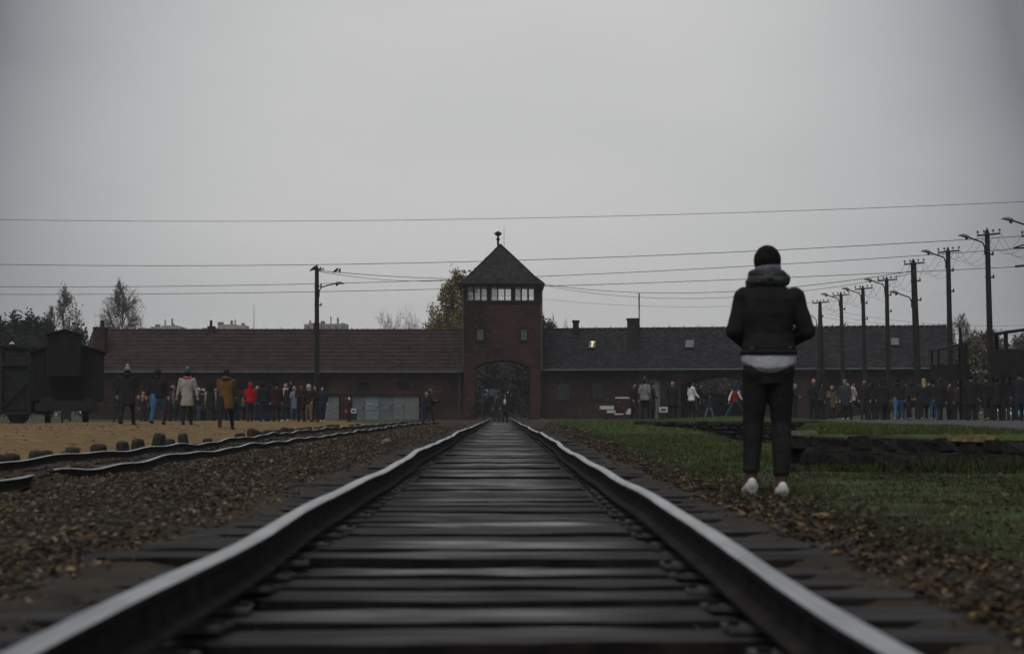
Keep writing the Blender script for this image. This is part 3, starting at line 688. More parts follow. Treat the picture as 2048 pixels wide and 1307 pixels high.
for xa, xb in ((TX0, TX0 + .5), (TX1 - .5, TX1)):
    mb = MB(); mb.box(xa, xb, TY0 + .5, TY1 - .5, GZ - .3, ZSI); mb.build('wall', m_brick, frame_t)
mb = MB(); ap = arcpts(AX0, AX1, ZSP + .02, ZCR + .03)        # vault over the passage
panel(mb, ap[::-1] + [(AX1 + .3, ZSP), (AX1 + .3, ZCR + .5), (AX0 - .3, ZCR + .5), (AX0 - .3, ZSP)], [], TY0 + .5, TY1 - .5)
mb.build('vault', m_brick, frame_t); mb = MB(); mb.box(TX0 + .5, TX1 - .5, TY0 + .5, TY1 - .5, ZSI - .3, ZSI - .05); mb.build('ceiling_slab', m_timber, frame_t)
mb = MB(); a1 = arcpts(AX0 - .05, AX1 + .05, ZSP, ZCR + .03); a2 = arcpts(AX0 - .3, AX1 + .3, ZSP - .02, ZCR + .27)
panel(mb, a1[::-1] + a2, [], TY0 - .05, TY0 - .002)
mb.build('arch_band', mat('arch_brick', (.03, .02, .018), (.055, .035, .028), 6, .9, .01, 30), frame_t)
for a, b in ((953, 967), (1041, 1054)):
    mb = MB(); mb.box(wx(a - 1, 128), wx(b + 1, 128), 127.94, 128.1, wz(684, 128), wz(681.3, 128)); mb.build('sill', m_timber, frame_t)
    window(frame_t, wx(a, 128), wx(b, 128), wz(680, 128), wz(656, 128), 128.12, 2, 3, m_gutter, m_glassp, .05)
# glazed watch room
ZW0, ZW1, ZE = wz(602, 128), wz(571, 128), wz(566.5, 128)
def cabside(M, length, front):
    """one timber side of the watch room; local x along it, y outward negative"""
    e = empty('watch_room_side', (0, 0, 0)); return e
WIN = [(933, 975), (981, 1024), (1029, 1071)]
def cab(front_y, y_out, flip):
    hs = [rect(wx(a, 128), wx(b, 128), ZW0, ZW1) for a, b in WIN]
    mb = MB(); panel(mb, rect(TX0 - .02, TX1 + .02, ZSI - .12, ZE), hs, front_y, front_y + .14)
    for k in range(24):
        xx = TX0 + (TX1 - TX0) * k / 23.0
    mb.build('timber_front', m_timber, frame_t)
    for i_, (a, b) in enumerate(WIN):
        pm = [m_pane_d, m_pane_d, m_pane_d] if (i_ == 0) else [m_pane_d, m_pane, m_pane]
        window(frame_t, wx(a, 128), wx(b, 128), ZW0, ZW1, front_y + .03, 3, 1, m_timber, pm, .085, extra_bars=(.33, .62, .70))
cab(TY0 - .06, 0, 0); ZWS = ZW1; ZW1 = ZE - .06; cab(TY1 - .08, 0, 0); ZW1 = ZWS
for xs_, nm in ((TX0 - .06, 0), (TX1 - .08, 1)):
    mb = MB(); M90 = Matrix.Translation((xs_, TY0, 0)) @ Matrix.Rotation(R(90), 4, 'Z')
    L_ = TY1 - TY0; sb = MB(); panel(sb, rect(.1, L_ - .1, ZSI - .12, ZE), [rect(.4 + k * 1.25, 1.45 + k * 1.25, ZW0, ZW1) for k in range(3)], -.14, 0)
    sb.v = [tuple(M90 @ Vector(v)) for v in sb.v]; sb.build('timber_side', m_timber, frame_t)
    for k in range(3):
        w_ = window(frame_t, .4 + k * 1.25, 1.45 + k * 1.25, ZW0, ZW1, -.1, 3, 1, m_timber, m_pane, .12)
        w_.matrix_local = M90
mb = MB(); mb.box(TX0 + .1, TX1 - .1, TY0 + .1, TY1 - .1, ZSI - .04, ZSI); mb.build('floor', m_timber, frame_t)
# pyramid roof
EX0, EX1 = wx(919, 127.6), wx(1087, 127.6); EY0, EY1 = TY0 - .45, TY1 + .45; ZR0 = wz(566, 127.6); APX = Vector((wx(1001, 130.15), 130.15, wz(489, 130.15)))
mb = MB(); c4 = [Vector((EX0, EY0, ZR0)), Vector((EX1, EY0, ZR0)), Vector((EX1, EY1, ZR0)), Vector((EX0, EY1, ZR0))]
mid = [APX + (c - APX) * .80 + Vector((0, 0, -.10)) for c in c4]
lo = [c + Vector((0, 0, -.05)) for c in c4]
vs = lo + c4 + mid + [APX]; fs = [(3, 2, 1, 0)]
for k in range(4):
    k2 = (k + 1) % 4; fs += [(k, k2, 4 + k2, 4 + k), (4 + k, 4 + k2, 8 + k2, 8 + k), (8 + k, 8 + k2, 12)]
mb.add(vs, fs[1:]); roof = mb.build('roof', m_slatebase, frame_t)
sh = MB()
for k in (0, 1, 3): 
    k2 = (k + 1) % 4
    shingles(sh, c4[k], c4[k2], mid[k2], mid[k], .27); shingles(sh, mid[k], mid[k2], APX, APX, .27)
s_ = sh.build('slates', m_slater, roof); s_['kind'] = 'stuff'
rt = MB()
for k in range(4): ridge_tiles(rt, c4[k], mid[k], .06, .3); ridge_tiles(rt, mid[k], APX, .06, .3)
rt.build('hip_tiles', m_slater, roof, True)['kind'] = 'stuff'
mb = MB(); z = ZR0 - .06
mb.tube([(EX0, EY0 - .06, z), (EX1, EY0 - .06, z)], .05, 8); mb.tube([(EX0 - .06, EY0, z), (EX0 - .06, EY1, z)], .07, 8); mb.tube([(EX1 + .06, EY0, z), (EX1 + .06, EY1, z)], .07, 8)
mb.build('gutter', m_timber, frame_t)
for xg, xp, pb in ((EX0 + .1, TX0 - .08, 742), (EX1 - .08, TX1 + .06, 742)):
    mb = MB(); mb.tube([(xg, EY0 - .05, z), (xg, EY0 - .02, z - .22), ((xg + xp) / 2, EY0 + .2, z - .45), (xp, TY0 - .07, z - .6), (xp, TY0 - .07, 3.75)], .055, 8)
    for q in (8.6, 7.4, 6.2, 5.0): mb.tube([(xp, TY0 - .07, q), (xp, TY0 - .07, q + .05)], .07, 8)
    mb.build('downpipe', m_gutter, frame_t)
vx = wx(996, 130.15); zb = wz(488, 130.8); P_ = lambda py: wz(py, 130.8)
mb = MB(); mb.tube([(vx, 130.15, zb - .4), (vx, 130.15, P_(482)), (vx, 130.15, P_(472))], [.07, .09, .07], 8)
mb.tube([(vx, 130.15, P_(483)), (vx, 130.15, P_(480)), (vx, 130.15, P_(477))], [.06, .17, .06], 10)
mb.tube([(vx, 130.15, P_(473)), (vx, 130.15, P_(468.5))], [.2, .21], 6); mb.tube([(vx, 130.15, P_(470)), (vx, 130.15, P_(468.6)), (vx, 130.15, P_(463.5))], [.26, .33, .02], 6)
mb.build('roof_ventilator', m_timber, frame_t)
ax_ = wx(1008, 130.4); mb = MB(); mb.tube([(ax_, 130.4, P_(492)), (ax_, 130.4, P_(470)), (ax_, 130.4, P_(452))], [.02, .015, .008], 5); mb.tube([(ax_, 130.4, P_(477)), (ax_, 130.4, P_(474))], [.03, .03], 6); mb.build('aerial', m_iron, frame_t)

# ---- left wing
LY = 128.9
lw = empty('left_wing', (0, 0, 0)); lw.parent = gate; lw.location = -gate.location
LX0, LX1 = wx(163, LY), TX0; LZE = wz(743, LY); LZR = wz(661, LY + 4.2)
def Lx(p): return wx(p, LY)
def Lz(p): return wz(p, LY)
DR = [(645, 678), (704, 729), (729, 758), (758, 786), (786, 808), (808, 838)]
NI = [(640, 657), (715, 739), (795, 819)]
holes = [rect(Lx(a), Lx(b), Lz(780), Lz(764)) for a, b in NI] + [rect(Lx(225 + k * 62), Lx(248 + k * 62), Lz(781), Lz(765)) for k in range(6)]
mb = MB(); panel(mb, [(LX0, GZ - .3), (Lx(643), GZ - .3), (Lx(643), Lz(790)), (Lx(680), Lz(790)), (Lx(680), GZ - .3), (Lx(703), GZ - .3), (Lx(703), Lz(790)), (Lx(840), Lz(789)), (Lx(840), GZ - .3), (LX1, GZ - .3), (LX1, LZE), (LX0, LZE)], holes, LY, LY + .4)
mb.box(LX0, LX0 + .4, LY + .4, LY + 8.4, GZ - .3, LZE)
mb.box(LX0, LX1, LY + 8.2, LY + 8.6, GZ - .3, LZE)
mb.add([(LX0 + .05, LY, LZE), (LX0 + .05, LY + 8.6, LZE), (LX0 + .05, LY + 4.2, LZR - .1), (LX0 + .35, LY, LZE), (LX0 + .35, LY + 8.6, LZE), (LX0 + .35, LY + 4.2, LZR - .1)], [(0, 2, 1), (3, 4, 5), (0, 1, 4, 3), (1, 2, 5, 4), (2, 0, 3, 5)])
mb.build('wall', m_brick, lw)
for a, b in NI + [(225 + k * 62, 248 + k * 62) for k in range(6)]:
    mb = MB(); mb.box(Lx(a), Lx(b), LY + .22, LY + .3, Lz(780), Lz(764)); mb.box(Lx(a) + .05, Lx(b) - .05, LY + .17, LY + .22, Lz(779) , Lz(777)); mb.build('niche_shutter', m_timber, lw)
mb = MB(); mb.box(Lx(645), Lx(840), LY - .02, LY + .06, Lz(790), Lz(788.2)); mb.box(Lx(642), Lx(680), LY - .02, LY - .005, Lz(790), Lz(788)); mb.build('lintel', m_timber, lw)
def door(a, b, m, planks, label, z1=790.5, glass=False, top=False):
    x0, x1, z0, z1 = Lx(a) + .02, Lx(b) - .02, GZ - .05, Lz(z1); y = LY + .12
    mb = MB(); mb.box(x0, x1, y + .04, y + .09, z0, z1)
    f = .09
    mb.box(x0, x0 + f, y, y + .04, z0, z1); mb.box(x1 - f, x1, y, y + .04, z0, z1); mb.box(x0 + f, x1 - f, y, y + .04, z1 - f, z1); mb.box(x0 + f, x1 - f, y, y + .04, z0, z0 + f * 1.4)
    if not planks: mb.box(x0 + f, x1 - f, y + .005, y + .04, z0 + (z1 - z0) * .42, z0 + (z1 - z0) * .47)
    d_ = mb.build('door', m, lw); d_['label'] = label
    if planks:
        k = 9; h = (z1 - z0 - 2.6 * f) / k
        for i_ in range(k):
            p = MB(); j = random.uniform(-.01, .012); p.box(x0 + f + .01, x1 - f - .01, y + .012 + j, y + .04, z0 + 1.5 * f + i_ * h + .012, z0 + 1.5 * f + (i_ + 1) * h - .012); p.build('plank', m, d_)
    h_ = MB(); h_.box(x1 - f - .05, x1 - f + .02, y - .05, y - .002, z0 + .95, z0 + 1.05); h_.build('handle', m_iron, d_)
    return d_
door(645, 678, m_plank, True, 'pale weathered plank door')
door(704, 729, m_greyp, False, 'grey painted door with panels')
bd = door(729, 758, m_bluep, False, 'pale blue door with small white lettering')
mb = MB()
for k, xq in enumerate((734.5, 738.5, 742.5)):
    mb.box(Lx(xq), Lx(xq + .9), LY + .105, LY + .117, Lz(808), Lz(804.5)); mb.box(Lx(xq), Lx(xq + 2), LY + .104, LY + .116, Lz(808.4), Lz(807.5))
mb.build('lettering', m_white, bd)
door(758, 786, m_greyp, False, 'blue grey door with sunken panels')
door(786, 808, m_plank, True, 'weathered planks, narrow door leaf'); door(808, 838, m_plank, True, 'weathered plank door with iron latch')
mb = MB(); mb.box(LX0 - .2, LX1, LY - .35, LY - .30, LZE - .12, LZE); mb.box(LX0, LX1, LY - .30, LY, LZE - .05, LZE - .02); mb.build('soffit', m_timber, lw)
# pantile roof in courses
e0 = Vector((0, LY - .42, LZE + .0)); e1 = Vector((0, LY + 4.2, LZR)); nc = 11; sl = (e1 - e0); nrm = Vector((0, -sl.z, sl.y)).normalized()
rf = MB(); 
rf.add([(LX0 - .2, e0.y, e0.z), (LX1, e0.y, e0.z), (LX1, e1.y, e1.z), (LX0 - .2, e1.y, e1.z), (LX0 - .2, LY + 9.0, e0.z), (LX1, LY + 9.0, e0.z)], [(0, 1, 2, 3), (3, 2, 5, 4), (0, 4, 5, 1), (0, 3, 4), (1, 5, 2)])
roofl = rf.build('roof', m_tile, lw)
per = .23; nw = int((LX1 - LX0 + .2) / per) * 4
for c_ in range(nc):
    mb = MB(); vs = []; fs = []
    a = e0 + sl * (c_ / nc); b = e0 + sl * ((c_ + 1.06) / nc)
    for i_ in range(nw + 1):
        x = LX0 - .2 + (LX1 - LX0 + .2) * i_ / nw; wv = .022 * (1 + math.sin(i_ * math.pi / 2 + .4)); jx = .006 * math.sin(i_ * 1.7 + c_ * 3) + .008 * mnoise.noise((x * .8, c_ * 2.0, 0)) + .02 * mnoise.noise((x * .12, c_ * .3, 5))
        A = a + nrm * (.045 + wv + jx); B = b + nrm * (.004 + wv * .7); C = a + nrm * .0
        vs += [(x, C.y, C.z), (x, A.y, A.z), (x, B.y, B.z)]
    for i_ in range(nw):
        o_ = i_ * 3; fs += [(o_, o_ + 3, o_ + 4, o_ + 1), (o_ + 1, o_ + 4, o_ + 5, o_ + 2)]
    mb.add(vs, fs); q = mb.build('tile_course', m_tile, roofl)
rt = MB(); ridge_tiles(rt, (LX0 - .2, e1.y, e1.z + .03), (LX1, e1.y, e1.z + .03), .09, .4); 
for k in range(26): rt.box(LX0 + k * 1.08, LX0 + k * 1.08 + .04, e1.y - .02, e1.y + .02, e1.z + .1, e1.z + .24 + .05 * random.random())
rt.build('ridge_tiles', m_tile, roofl)['kind'] = 'stuff'
mb = MB(); mb.tube([(LX0 - .2, LY - .5, LZE - .03), (LX1 - .0, LY - .5, LZE - .03)], .065, 8); mb.tube([(Lx(917), LY - .5, LZE - .05), (Lx(918), LY - .35, LZE - .25), (Lx(919), LY - .08, LZE - .5), (Lx(919), LY - .08, GZ)], .05, 8); mb.tube([(TX0 - .08, TY0 - .07, 3.8), (TX0 - .2, LY - .45, 3.72)], .05, 8)
mb.build('gutter', m_gutter, lw)
def chimney(parent, x0, x1, y0, y1, z0, z1, m=m_brick, cap=True, label=None):
    mb = MB(); mb.box(x0, x1, y0, y1, z0, z1)
    if cap: mb.box(x0 - .06, x1 + .06, y0 - .06, y1 + .06, z1 - .16, z1 + .002)
    o = mb.build('chimney', m, parent); 
    if label: o['label'] = label
    return o
yc = LY + 3.6
chimney(lw, wx(188, LY + 1.6), wx(210, LY + 1.6), LY + 1.2, LY + 2.2, LZE + .5, wz(654, LY + 1.5)); chimney(lw, wx(200, LY + 1.6), wx(207, LY + 1.6), LY + 1.3, LY + 1.6, wz(660, LY + 1.5), wz(641, LY + 1.5), m_timber, False)
chimney(lw, wx(415, yc), wx(426, yc), yc, yc + .5, LZR - 1.2, wz(652, yc)); chimney(lw, wx(417.5, yc), wx(422, yc), yc + .1, yc + .3, LZR, wz(640, yc), m_timber, False)
mb = MB(); mb.tube([(wx(506.5, yc), yc, LZR - .4), (wx(506.5, yc), yc, wz(610, yc))], [.03, .012], 5); mb.build('lightning_rod', m_iron, lw)
mb = MB(); mb.tube([(wx(627, yc), yc, LZR - .4), (wx(627, yc), yc, wz(645, yc))], [.05, .05], 5); mb.build('flue', m_iron, lw)
mb = MB(); mb.box(Lx(812), Lx(813.4), LY + 2.0, LY + 2.3, wz(700, LY + 2), wz(686, LY + 2)); mb.build('roof_vent', m_iron, lw)

# ---- right wing, turned a few degrees towards the photographer
OX, OY = TX1, 128.9; AA = math.atan(5.0 / 28.6); CA, SA = math.cos(AA), math.sin(AA)
rw = empty('right_wing', (0, 0, 0)); rw.parent = gate; rw.location = Vector((OX, OY, 0)) - gate.location; rw.rotation_euler = (0, 0, -AA)
def U(px, off=0.0):
    v = CM @ Vector(((px - PW / 2) / F, (PH / 2 - HOR) / F, -1.0)); k = v.x / v.y; ox, oy = OX + off * SA, OY + off * CA
    return (CAMP.x + k * oy - ox) / (CA + k * SA)
def UZ(px, py, off=0.0):
    u = U(px, off); return wz(py, OY + off * CA - u * SA)
RL = U(1899); RZE = (UZ(1100, 740) + UZ(1880, 735)) / 2; RZR = (UZ(1100, 657.5, 4.2) + UZ(1880, 654, 4.2)) / 2
A0, A1 = U(1362), U(1503); ZA0, ZA1 = UZ(1430, 771), UZ(1430, 750)
def rr(a, b, c, d): return rect(U(a), U(b), UZ(a, d), UZ(a, c))
def seg(a, b, c, d, h=3): 
    x0, x1 = U(a), U(b); return [(x0, UZ(a, d)), (x1, UZ(a, d))] + arcpts(x0, x1, UZ(a, c + h), UZ(a, c), 8)
WN = [(1113, 1139, 762, 799), (1180, 1207, 762, 799)]; 
holes = [seg(*w_) for w_ in WN] + [rr(1660, 1690, 766, 800), rr(1740, 1770, 766, 800), rr(1560, 1590, 766, 800)]
D0, D1, DZ = U(1299), U(1320), UZ(1300, 757)
mb = MB(); arc = arcpts(A0, A1, ZA0, ZA1)
panel(mb, [(0, GZ - .3), (D0, GZ - .3), (D0, DZ), (D1, DZ), (D1, GZ - .3), (A0, GZ - .3), (A0, ZA0)] + arc[::-1][1:-1] + [(A1, ZA0), (A1, GZ - .3), (RL, GZ - .3), (RL, RZE), (0, RZE)], holes, 0, .4)
mb.box(RL - .4, RL, .4, 8.2, GZ - .3, RZE)
mb.add([(RL - .35, 0, RZE), (RL - .35, 8.6, RZE), (RL - .35, 4.2, RZR - .1), (RL - .02, 0, RZE), (RL - .02, 8.6, RZE), (RL - .02, 4.2, RZR - .1)], [(0, 2, 1), (3, 4, 5), (0, 1, 4, 3), (1, 2, 5, 4), (2, 0, 3, 5)])
panel(mb, [(0, GZ - .3), (A0, GZ - .3), (A0, ZA0)] + arc[::-1][1:-1] + [(A1, ZA0), (A1, GZ - .3), (RL, GZ - .3), (RL, RZE), (0, RZE)], [], 8.2, 8.6)
mb.box(A0 - .3, A0, .4, 8.2, GZ - .3, RZE - .1); mb.box(A1, A1 + .3, .4, 8.2, GZ - .3, RZE - .1)
mb.build('wall', m_brickr, rw)
mb = MB(); a2 = arcpts(A0 - .22, A1 + .22, ZA0 - .02, ZA1 + .24); a1 = arcpts(A0, A1, ZA0, ZA1); panel(mb, a1[::-1] + a2, [], -.04, -.002); mb.build('arch_band', m_timber, rw)
for (a, b, c, d), fm, nx_, nz_ in ((WN[0], m_gutter, 4, 5), (WN[1], m_timber, 2, 2)):
    window(rw, U(a) + .01, U(b) - .01, UZ(a, d) + .01, UZ(a, c) - .02, .14, nx_, nz_, fm, m_glass, .05, panes=False)
    mb = MB(); mb.box(U(a - 1), U(b + 1), -.08, .05, UZ(a, d + 2), UZ(a, d) - .003); mb.build('sill', m_timber, rw)
for a, b in ((1660, 1690), (1740, 1770), (1560, 1590)): window(rw, U(a), U(b), UZ(a, 800), UZ(a, 766), .14, 2, 3, m_timber, m_glass, .05, panes=False)
mb = MB(); mb.box(D0, D1, .2, .26, GZ, DZ); mb.box(D0 + .1, D1 - .1, .18, .2, GZ + 1.2, DZ - .15); mb.build('door', m_greyp, rw)['label'] = 'tall narrow grey door'
e0 = Vector((0, -.42, RZE)); e1 = Vector((0, 4.2, RZR)); sl = e1 - e0
rf = MB(); rf.add([(0, e0.y, e0.z), (RL + .2, e0.y, e0.z), (RL + .2, e1.y, e1.z), (0, e1.y, e1.z), (0, 9.0, e0.z), (RL + .2, 9.0, e0.z)], [(0, 1, 2, 3), (3, 2, 5, 4), (0, 4, 5, 1), (0, 3, 4), (1, 5, 2)])
roofr = rf.build('roof', m_slatebase, rw)
sh = MB(); shingles(sh, (0, e0.y, e0.z), (RL + .2, e0.y, e0.z), (RL + .2, e1.y, e1.z), (0, e1.y, e1.z), .34, .022); sh.build('slates', m_slate, roofr)['kind'] = 'stuff'
rt = MB(); ridge_tiles(rt, (0, e1.y, e1.z + .03), (RL + .2, e1.y, e1.z + .03), .08, .4)
for k in range(28): rt.box(.3 + k * 1.1, .34 + k * 1.1, e1.y - .02, e1.y + .02, e1.z + .1, e1.z + .24 + .05 * random.random())
rt.build('ridge_tiles', m_slate, roofr)['kind'] = 'stuff'
mb = MB(); mb.tube([(0, -.5, RZE - .03), (RL + .2, -.5, RZE - .03)], .065, 8); mb.tube([(.35, -.5, RZE - .05), (.3, -.35, RZE - .3), (.15, -.08, RZE - .6), (.15, -.08, GZ)], .05, 8); mb.build('gutter', m_gutter, rw)
mb = MB(); mb.box(0, RL + .2, -.42, 0, RZE - .06, RZE - .02); mb.build('soffit', m_timber, rw)
nrm = Vector((0, -sl.z, sl.y)).normalized(); upv = sl.normalized()
m_lit = bpy.data.materials.new('lit_room'); m_lit.use_nodes = True; b_ = m_lit.node_tree.nodes['Principled BSDF']; b_.inputs['Base Color'].default_value = (.6, .5, .25, 1); b_.inputs['Emission Color'].default_value = (1, .82, .45, 1); b_.inputs['Emission Strength'].default_value = .55
for a, b, c, d, kind in ((1177, 1191, 682, 698, 'lit'), (1371, 1388, 680, 697, 'sky'), (1784, 1800, 676, 692, 'sky')):
    t_ = .55; u0, u1 = U(a, 2), U(b, 2); z0, z1 = UZ(a, d, 2), UZ(a, c, 2)
    f0 = (z0 - e0.z) / (e1.z - e0.z); f1 = (z1 - e0.z) / (e1.z - e0.z)
    def PP(u, f, h): p = e0 + sl * f + nrm * h; return (u, p.y, p.z)
    def slab(mb, ua, ub, fa, fb, h0, h1): mb.add([PP(ua, fa, h0), PP(ub, fa, h0), PP(ub, fb, h0), PP(ua, fb, h0), PP(ua, fa, h1), PP(ub, fa, h1), PP(ub, fb, h1), PP(ua, fb, h1)], [(3, 2, 1, 0), (4, 5, 6, 7), (0, 1, 5, 4), (1, 2, 6, 5), (2, 3, 7, 6), (3, 0, 4, 7)])
    g_ = .06; gf = .02
    mb = MB(); slab(mb, u0 - g_, u1 + g_, f0 - gf, f0, 0, .14); slab(mb, u0 - g_, u1 + g_, f1, f1 + gf, 0, .14); slab(mb, u0 - g_, u0, f0, f1, 0, .14); slab(mb, u1, u1 + g_, f0, f1, 0, .14)
    sk = mb.build('skylight', m_timber, rw); sk['label'] = 'skylight with a lamp lit behind it' if kind == 'lit' else 'skylight mirroring the pale sky'
    mb = MB(); slab(mb, u0, u1, f0, f1, .07, .09); mb.build('pane', m_glassp, sk)
    if kind == 'lit':
        mb = MB(); um = (u0 + u1) / 2; slab(mb, um - .07, um + .07, f0 + .03, f1 - .04, .092, .10); slab(mb, um - .13, um + .13, f1 - .05, f1 - .015, .092, .10); mb.build('lamp_glow', m_lit, sk)
        for o_ in sk.children: pass
def rch(a, b, top, bot, off=3.6, cap=True, m=m_brickr, dz=0):
    return chimney(rw, U(a, off), U(b, off), off, off + .6, RZR - 1.2, UZ(a, top, off), m, cap)
rch(1146, 1156, 640, 660); 
big = chimney(rw, U(1255, 1.6), U(1277, 1.6), 1.5, 2.3, RZE + 1.0, UZ(1265, 636, 1.6), mat('chimney_brick', (.022, .018, .017), (.036, .027, .025), 5, .9, .006, 20), True)
mb = MB(); u = U(1278, 2); mb.tube([(u, 2.4, RZE + 2.5), (u, 2.4, UZ(1278, 615, 2)), (u, 2.4, UZ(1278, 613, 2)), (u, 2.4, UZ(1278, 585, 2))], [.035, .045, .05, .05], 6); mb.build('flue_mast', m_iron, rw)
# ------------------------------------------------------------------ sign, wagons, cart, van, booths
def P3(px, py, d): return W(px, py, d)
m_sign = mat('sign_board', (.030, .042, .065), (.04, .055, .08), 4, .5)
m_signw = mat('sign_print', (.62, .66, .70), None, rough=.5)
sg = empty('sign_board', (wx(984, 140), 140, Gf(-.7, 140)), 0, 'dark blue sign board with white arrow and lettering standing inside the gate arch', 'sign')
def at(o, par): o.location = -par.location; return o
SX = lambda p: wx(p, 140); SZ = lambda p: wz(p, 140)
mb = MB(); mb.box(SX(966), SX(1001), 140, 140.04, SZ(793), SZ(777)); at(mb.build('board', m_sign, sg), sg)
for a in (964.5, 1002): mb = MB(); mb.box(SX(a - 1), SX(a + 1), 139.97, 140.07, .1, SZ(776)); at(mb.build('post', m_gutter, sg), sg)
mb = MB(); y = 139.985; pr = lambda a, b, c, d: mb.box(SX(a), SX(b), y, y + .01, SZ(d), SZ(c))
pr(969, 976, 778.2, 780); pr(974.4, 976, 780, 784); mb.add([(SX(967.6), y, SZ(779)), (SX(970.6), y, SZ(781.9)), (SX(970.6), y, SZ(776.9))], [(0, 1, 2), (0, 2, 1)])
pr(968.5, 972.5, 787.5, 789); pr(973.2, 974.2, 788, 789); pr(975, 976, 787.6, 789)
def words_(y0, spans, h):
    for a, b in spans:
        q = a
        while q < b:
            l = random.uniform(.7, .95)
            pr(q, q + .28, y0, y0 + h); pr(q, q + l * .8, y0 + (0 if random.random() < .5 else h * .72), y0 + h * (.28 if random.random() < .0 else 1) * .3 + (0)) if random.random() < .0 else pr(q, q + l * .8, y0 + h * .72, y0 + h)
            q += l + .25
words_(777.5, [(979, 990)], 1.6); words_(780, [(979, 996), (997.6, 999.2)], 2.0); words_(783.6, [(979, 994)], 2.0); words_(787.2, [(979, 989)], 2.0)
at(mb.build('lettering', m_signw, sg), sg)

# brake van end of a goods wagon
m_wag = mat('wagon_boards', (.008, .007, .007), (.020, .016, .016), 3, .8, .006, 16, stretch=(5, 5, .5))
WD = 72.0
wg = empty('freight_wagon', (wx(133, WD), WD, .1), 0, 'dark boxcar seen end-on with a raised gabled brakeman cabin', 'railway wagon')
X = lambda p: wx(p, WD); Zq = lambda p: wz(p, WD)
cxw = (X(63) + X(206)) / 2; hw = (X(206) - X(63)) / 2
mb = MB(); panel(mb, [(cxw - hw, Zq(800)), (cxw + hw, Zq(800)), (cxw + hw, Zq(705))] + arcpts(cxw - hw, cxw + hw, Zq(705), Zq(691), 10)[1:-1] + [(cxw - hw, Zq(705))], [], WD + .5, WD + 8)
at(mb.build('body', m_wag, wg), wg)
for k in range(15):
    xa = cxw - hw + 2 * hw * k / 15; mb = MB(); mb.box(xa + .012, xa + 2 * hw / 15 - .012, WD + .465, WD + .497, Zq(800), Zq(708)); at(mb.build('plank', m_wag, wg), wg)
mb = MB(); aa = arcpts(cxw - hw - .08, cxw + hw + .08, Zq(703), Zq(688), 10); bb = arcpts(cxw - hw - .08, cxw + hw + .08, Zq(705), Zq(690.5), 10); panel(mb, bb[::-1] + aa, [], WD + .35, WD + 8.1); at(mb.build('roof', m_timber, wg), wg)
mb = MB(); c0, c1 = X(93), X(159); panel(mb, [(c0, Zq(752)), (c1, Zq(752)), (c1, Zq(668)), ((c0 + c1) / 2, Zq(659)), (c0, Zq(668))], [], WD - .3, WD + .45); at(mb.build('cabin', m_wag, wg), wg)
mb = MB(); cm_ = (c0 + c1) / 2; mb.add([(c0 - .08, WD - .4, Zq(669)), (cm_, WD - .4, Zq(658)), (c1 + .08, WD - .4, Zq(669)), (c0 - .08, WD + .6, Zq(669)), (cm_, WD + .6, Zq(658)), (c1 + .08, WD + .6, Zq(669)), (c0 - .08, WD - .4, Zq(671)), (cm_, WD - .4, Zq(660)), (c1 + .08, WD - .4, Zq(671)), (c0 - .08, WD + .6, Zq(671)), (cm_, WD + .6, Zq(660)), (c1 + .08, WD + .6, Zq(671))], [(0, 1, 4, 3), (1, 2, 5, 4), (6, 9, 10, 7), (7, 10, 11, 8), (0, 6, 7, 1), (1, 7, 8, 2), (0, 3, 9, 6), (2, 8, 11, 5), (3, 4, 10, 9), (4, 5, 11, 10)]); at(mb.build('cabin_roof', m_timber, wg), wg)
mb = MB(); mb.box(X(80), X(190), WD + .1, WD + 8, Zq(818), Zq(800)); mb.box(X(72), X(196), WD, WD + .2, Zq(822), Zq(806)); at(mb.build('underframe', m_iron, wg), wg)
for p in (96, 173):
    for yy in (1.6, 6.4):
        mb = MB(); Mr = Matrix.Translation((X(p), WD + yy, .62)) @ Matrix.Rotation(R(90), 4, 'Y'); pts = []
        mb.tube([(X(p) - .08, WD + yy, .60), (X(p) + .08, WD + yy, .60)], .5, 20); mb.tube([(X(p) - .12, WD + yy, .60), (X(p) - .08, WD + yy, .60)], .53, 20); mb.box(X(p) - .2, X(p) + .2, WD + yy - .5, WD + yy + .5, .6, 1.1); at(mb.build('wheel', m_iron, wg), wg)
    mb = MB(); mb.tube([(X(p), WD - .5, 1.05), (X(p), WD + .1, 1.05)], .07, 8); mb.tube([(X(p), WD - .55, 1.05), (X(p), WD - .5, 1.05)], .22, 12); at(mb.build('buffer', m_iron, wg), wg)
mb = MB(); mb.box(X(122), X(142), WD - .1, WD + .1, Zq(838), Zq(815)); mb.tube([(X(125), WD, .6), (X(125), WD, .2)], .04, 6); mb.tube([(X(140), WD, .6), (X(140), WD, .25)], .04, 6); mb.box(X(62), X(74), WD + .1, WD + .5, Zq(828), Zq(824)); mb.tube([(X(63), WD + .3, Zq(826)), (X(63), WD + .3, Zq(800))], .03, 5); mb.tube([(X(190), WD + .3, Zq(830)), (X(192), WD + .3, Zq(802))], .03, 5); at(mb.build('steps', m_iron, wg), wg)
wg.rotation_euler = (0, 0, math.atan2(-wg.location.x, WD))
